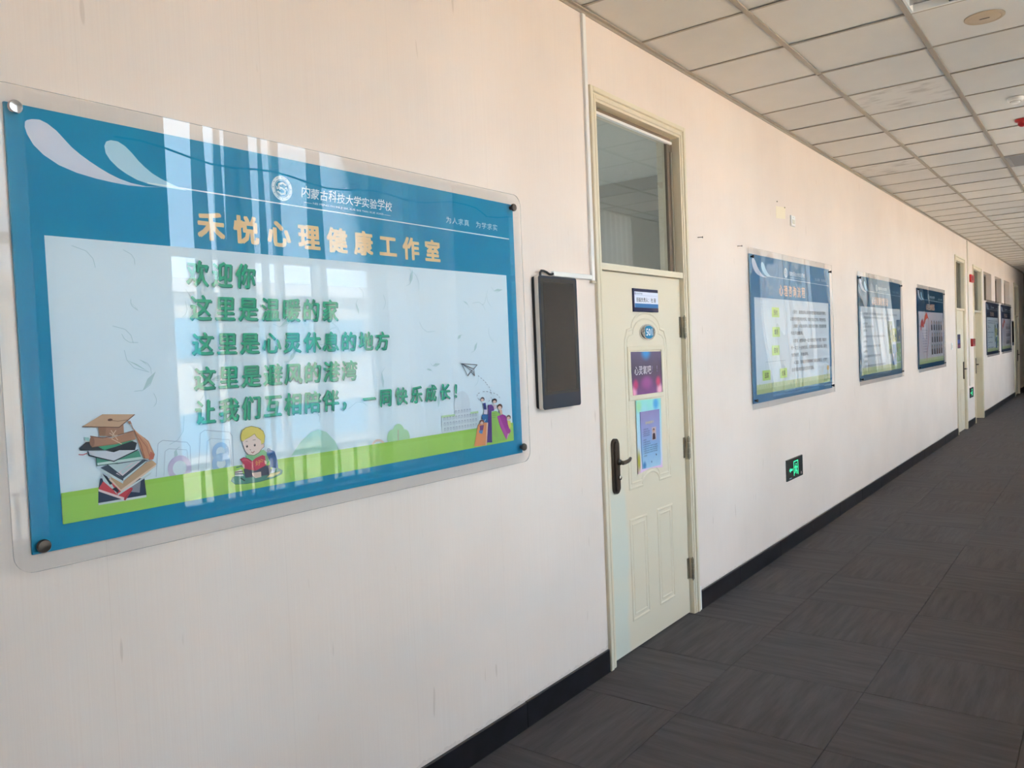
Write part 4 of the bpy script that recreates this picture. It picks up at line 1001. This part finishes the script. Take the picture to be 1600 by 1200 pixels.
# ------------------------------------------------------------------ wall displays
M_SCR = mat('black_screen_glass', '#101114', .16, 0, .25)
M_BEZ = mat('blue_black_bezel', '#1a2a3c', .3, 0, .25)
def display(y0, y1, z0, z1, label):
    r = empty('wall_display', (0, (y0+y1)/2, z0)); tag(r, label, 'display', 'portrait displays hung on the wall')
    b = MB(); b.prism(rrect(y0-.004, y1+.004, z0+.004, z1-.002, .014, 4), .001, .012, M_BLACK); b.build('back_cover', r)
    b = MB(); b.prism(rrect(y0, y1, z0, z1, .012, 5), .012, .033, mat('brushed_aluminium', '#f0e8df', .45, 0)); b.build('side_band', r)
    b = MB(); b.prism(rrect(y0, y1, z0, z1, .012, 5), .033, .036, M_BEZ); b.build('bezel', r)
    h = z1-z0; b = MB()
    b.box(.0362, .0366, y0+.012, y1-.014, z0+h*.108, z1-h*.018, M_BLACK); b.box(.0368, .0371, y0+.030, y1-.032, z0+h*.13, z1-h*.045, M_SCR); b.build('screen', r)
    return r
display(2.836, 3.138, 1.329, 1.908, 'portrait wall display with black screen and silver side, left of the near door')
display(22.42, 22.9, 1.27, 1.86, 'distant portrait display partly over the last blue board')

# trunking and cable of the near display
tk = empty('cable_trunking', (0, 3.33, 1.91)); tag(tk, 'white plastic cable trunking running down beside the near door to the display', 'trunking')
MB().bevbox(.0005, .014, 3.318, 3.345, 1.910, 3.168, M_WPLAST, .002).build('vertical_channel', tk)
MB().bevbox(.0005, .014, 2.988, 3.316, 1.914, 1.936, M_WPLAST, .002).build('horizontal_channel', tk)
MB().box(.0005, .016, 3.313, 3.347, 1.898, 1.909, M_ALU).build('end_clip', tk)
b = MB(); b.tube([(.02, 2.872, 1.905), (.020, 2.873, 1.922), (.018, 2.885, 1.931), (.016, 2.905, 1.932), (.014, 2.93, 1.928), (.012, 2.955, 1.920), (.010, 2.975, 1.921), (.008, 2.992, 1.925)], .0055, M_BLACK, 8)
tag(b.build('power_cable', smooth=True), 'short black power cable from the near display into the trunking', 'cable')
tk2 = empty('conduit', (0, 15.62, .6)); tag(tk2, 'tall pale conduit between the second and third doors', 'trunking')
MB().bevbox(.0005, .018, 15.60, 15.70, .70, 3.168, M_PLAIN, .003).build('channel', tk2)

# exit signs
M_GRN = bpy.data.materials.new('glowing_green_pictogram'); M_GRN.use_nodes = True
_b = M_GRN.node_tree.nodes['Principled BSDF']; _b.inputs['Base Color'].default_value = lin('#40e0a0')
_b.inputs['Emission Color'].default_value = lin('#28e098'); _b.inputs['Emission Strength'].default_value = .9
def exit_sign(y0, y1, z0, z1, label):
    r = empty('exit_sign', (0, (y0+y1)/2, z0)); tag(r, label, 'sign', 'green emergency exit signs low on the wall')
    MB().bevbox(.0005, .012, y0, y1, z0, z1, mat('dark_grey_sign_glass', '#3a3d3c', .25), .003).build('plate', r)
    w, h = y1-y0, z1-z0; b = MB(); X = [.0122]
    def P(pts): return [(X[0], y0+w*u, z0+h*v) for u, v in pts]
    def pl_(pts, x=None): b.add(P(pts), [tuple(range(len(pts)))], M_GRN)
    pl_([(.12, .48), (.20, .60), (.20, .53), (.33, .53), (.33, .43), (.20, .43), (.20, .36)])       # arrow
    # door outline with running figure
    for q in ([(.40, .15), (.43, .15), (.43, .85), (.40, .85)], [(.66, .15), (.69, .15), (.69, .85), (.66, .85)], [(.43, .80), (.66, .80), (.66, .85), (.43, .85)]): pl_(q)
    pl_([(.53, .70), (.56, .72), (.585, .70), (.585, .66), (.56, .64), (.53, .66)])
    pl_([(.50, .62), (.56, .62), (.60, .54), (.64, .54), (.64, .50), (.58, .49), (.57, .42), (.62, .34), (.61, .20), (.57, .20), (.575, .32), (.53, .38), (.50, .28), (.45, .24), (.44, .29), (.475, .33), (.51, .48), (.51, .56), (.475, .50), (.45, .52)])
    b.build('pictogram', r)
    a = Art(.0122); a.rect(y1-w*.14, y1-w*.10, z0+h*.10, z0+h*.22, '#c9a0a0'); a.rect(y0+w*.12, y0+w*.26, z0+h*.08, z0+h*.12, '#6c86a8'); a.build('small_marks', r)
exit_sign(6.06, 6.436, .52, .682, 'green running man exit sign with left arrow on the white wall beyond the near door')
exit_sign(15.62, 16.02, .49, .66, 'small distant green exit sign between the second and third doors')
# red boxes
for (y0, y1, z0, z1, l, c_) in ((15.72, 16.06, 2.47, 2.60, 'red square alarm sounder high up between the second and third doors', 'alarm'), (15.74, 16.06, 1.37, 1.50, 'red manual call point at hand height between the second and third doors', 'alarm')):
    r = empty('fire_alarm_box', (0, (y0+y1)/2, z0)); tag(r, l, c_)
    MB().bevbox(.0185, .05, y0-.0, y1, z0, z1, M_RED, .006).build('housing', r)
    MB().bevbox(.0005, .018, y0+.02, y1-.02, z0+.02, z1-.02, M_WPLAST, .003).build('back_box', r)
    MB().bevbox(.0502, .053, y0+.10, y1-.10, z0+.03, z1-.03, mat('dull_red', '#7c2a30', .5), .001).build('front_panel', r)
# switches
def wall_plate(y0, y1, z0, z1, label):
    r = empty('light_switch', (0, (y0+y1)/2, z0)); tag(r, label, 'switch')
    MB().bevbox(.0005, .012, y0, y1, z0, z1, M_WPLAST, .003).build('plate', r)
    m = (y0+y1)/2; w = (y1-y0)*.28
    MB().bevbox(.012, .0155, m-w, m+w, z0+.018, z1-.03, mat('ivory_rocker', '#dcd8cc', .4), .002).build('rocker', r)
    MB().lathe((.012, m, z1-.014), [(.003, 0), (.003, .001)], (1, 0, 0), M_STEEL, 8).build('screw', r)
wall_plate(6.325, 6.42, 2.475, 2.556, 'small ivory wall plate high on the wall above the exit sign')
wall_plate(13.80, 13.90, 1.357, 1.457, 'small distant switch just before the second door')
# bare patch with two plugs
pt = MB(); pt.prism([(6.005, 2.50), (6.215, 2.515), (6.222, 2.603), (6.006, 2.590)], .0003, .0008, mat('bare_cream_paint', '#f0e6cf', .8)); 
tag(pt.build('paint_patch'), 'pale cream bare patch where a plate was removed, beside the high ivory plate', 'patch')
for (y, z, l) in ((6.03, 2.625, 'tiny screw left in the wall above the cream patch, left of two'), (6.20, 2.60, 'tiny screw left in the wall above the cream patch, right of two'),):
    tag(MB().lathe((.0006, y, z), [(.005, 0), (.005, .004), (.002, .006)], (1, 0, 0), M_STEEL, 8).build('screw'), l, 'screw')
for (px, py, l) in ((1090, 371.5, 'dark nail sticking out of the wall just right of the near door'), (1152, 385, 'dark nail sticking out of the wall above the left corner of the flow chart board')):
    y, z = at(px, py)
    b = MB(); b.tube([(-.004, y, z+.002), (.03, y+.001, z)], .0026, M_DKMETAL, 8); b.lathe((.03, y+.001, z), [(.006, 0), (.0065, .002), (.005, .003)], (1, 0, 0), M_DKMETAL, 10)
    tag(b.build('nail', smooth=True), l, 'nail')

# ------------------------------------------------------------------ ceiling fittings
lt = empty('recessed_light', (1.49, 4.21, H)); tag(lt, 'unlit recessed ceiling light with polished reflector louvres nearest the camera', 'light')
M_REF = mat('polished_reflector', '#c4cad0', .12, .9)
xa, xb, ya, yb = 1.206, 1.782, GY[13]+.012, GY[14]-.012
b = MB(); b.box(xa, xa+.012, ya, yb, H-.002, H+.10, M_WPLAST).box(xb-.012, xb, ya, yb, H-.002, H+.10, M_WPLAST)
b.box(xa+.012, xb-.012, ya, ya+.012, H-.002, H+.10, M_WPLAST).box(xa+.012, xb-.012, yb-.012, yb, H-.002, H+.10, M_WPLAST).box(xa+.012, xb-.012, ya+.012, yb-.012, H+.095, H+.10, M_WPLAST)
b.build('housing', lt)
for k in range(1, 3):
    x = xa+(xb-xa)*k/3
    b = MB(); b.add([(x-.02, ya+.014, H+.002), (x+.02, ya+.014, H+.002), (x, ya+.014, H+.06), (x-.02, yb-.014, H+.002), (x+.02, yb-.014, H+.002), (x, yb-.014, H+.06)], [(0,1,2),(3,5,4),(0,3,4,1),(1,4,5,2),(2,5,3,0)], M_REF); b.build('reflector', lt)
for k in range(3):
    x = xa+(xb-xa)*(k+.5)/3
    MB().tube([(x, ya+.02, H+.065), (x, yb-.02, H+.065)], .013, mat('lamp_tube_white', '#e8ebee', .3), 12).build('tube', lt, smooth=True)
    for j in range(1, 6):
        y = ya+(yb-ya)*j/6
        MB().box(x-.085, x+.085, y-.001, y+.001, H+.004, H+.045, M_REF).build('louvre', lt)
sp_ = empty('ceiling_speaker', (1.487, 4.83, H)); tag(sp_, 'round beige ceiling speaker cover with a dark slot', 'speaker')
MB().lathe((1.487, 4.83, H+.004), [(.092, 0), (.092, .004), (.088, .007), (.078, .008), (.074, .006), (.070, .008)], (0, 0, -1), mat('beige_plastic', '#bfae97', .6), 32).build('cover', sp_, smooth=True)
MB().box(1.465, 1.510, 4.827, 4.833, H-.0055, H-.0042, M_BLACK).build('slot', sp_)
dt = empty('smoke_detector', (1.47, 6.62, H)); tag(dt, 'round white smoke detector on the ceiling', 'detector')
MB().lathe((1.47, 6.62, H+.004), [(.052, 0), (.052, .010), (.044, .022), (.030, .026), (.026, .036), (.016, .040)], (0, 0, -1), M_WPLAST, 24).build('body', dt, smooth=True)
MB().lathe((1.47, 6.62, H-.020), [(.034, 0), (.034, .003)], (0, 0, -1), M_GRID, 24).build('vent_ring', dt)
rd = empty('red_alarm_beacon', (1.455, 7.32, H)); tag(rd, 'small red round fitting on the ceiling at the right edge', 'alarm')
MB().lathe((1.455, 7.32, H+.004), [(.05, 0), (.05, .012), (.038, .02)], (0, 0, -1), M_RED, 20).build('base', rd, smooth=True)
MB().lathe((1.455, 7.32, H-.016), [(.03, 0), (.03, .02), (.018, .032), (.006, .036)], (0, 0, -1), M_RED, 20).build('dome', rd, smooth=True)
vt = empty('ceiling_vent', (1.49, GY[21]+.3, H)); tag(vt, 'grey slatted air vent set in the ceiling grid at the right edge', 'vent')
M_VENT = mat('grey_vent_metal', '#9fa0a2', .6, .0)
xa, xb, ya, yb = 1.206, 1.782, GY[21]+.012, GY[22]-.012
b = MB(); b.box(xa, xa+.03, ya, yb, H-.002, H+.05, M_VENT).box(xb-.03, xb, ya, yb, H-.002, H+.05, M_VENT).box(xa+.03, xb-.03, ya, ya+.03, H-.002, H+.05, M_VENT).box(xa+.03, xb-.03, yb-.03, yb, H-.002, H+.05, M_VENT).box(xa+.03, xb-.03, ya+.03, yb-.03, H+.045, H+.05, M_BLACK)
b.build('frame', vt)
for k in range(10):
    y = ya+.05+(yb-ya-.1)*k/9
    MB().add([(xa+.031, y-.018, H+.024), (xb-.031, y-.018, H+.024), (xb-.031, y+.018, H-.001), (xa+.031, y+.018, H-.001), (xa+.031, y-.018, H+.026), (xb-.031, y-.018, H+.026), (xb-.031, y+.018, H+.001), (xa+.031, y+.018, H+.001)],
             [(3,2,1,0),(4,5,6,7),(0,1,5,4),(1,2,6,5),(2,3,7,6),(3,0,4,7)], M_VENT).build('slat', vt)
# door of the dark end wall
de = struct(empty('door_5', (.9, Y1, 0)))
for y in (0,):
    MB().box(.35, 1.35, Y1-.05, Y1-.002, .001, 2.1, mat('dark_brown_door', '#3b2d28', .5)).build('door_leaf', de)
    MB().box(.28, .35, Y1-.07, Y1-.002, .001, 2.17, mat('dark_brown_frame', '#2f2420', .5)).box(1.35, 1.42, Y1-.07, Y1-.002, .001, 2.17, mat('dark_brown_frame', '#2f2420', .5)).box(.35, 1.35, Y1-.07, Y1-.002, 2.1, 2.17, mat('dark_brown_frame', '#2f2420', .5)).build('door_frame', de)
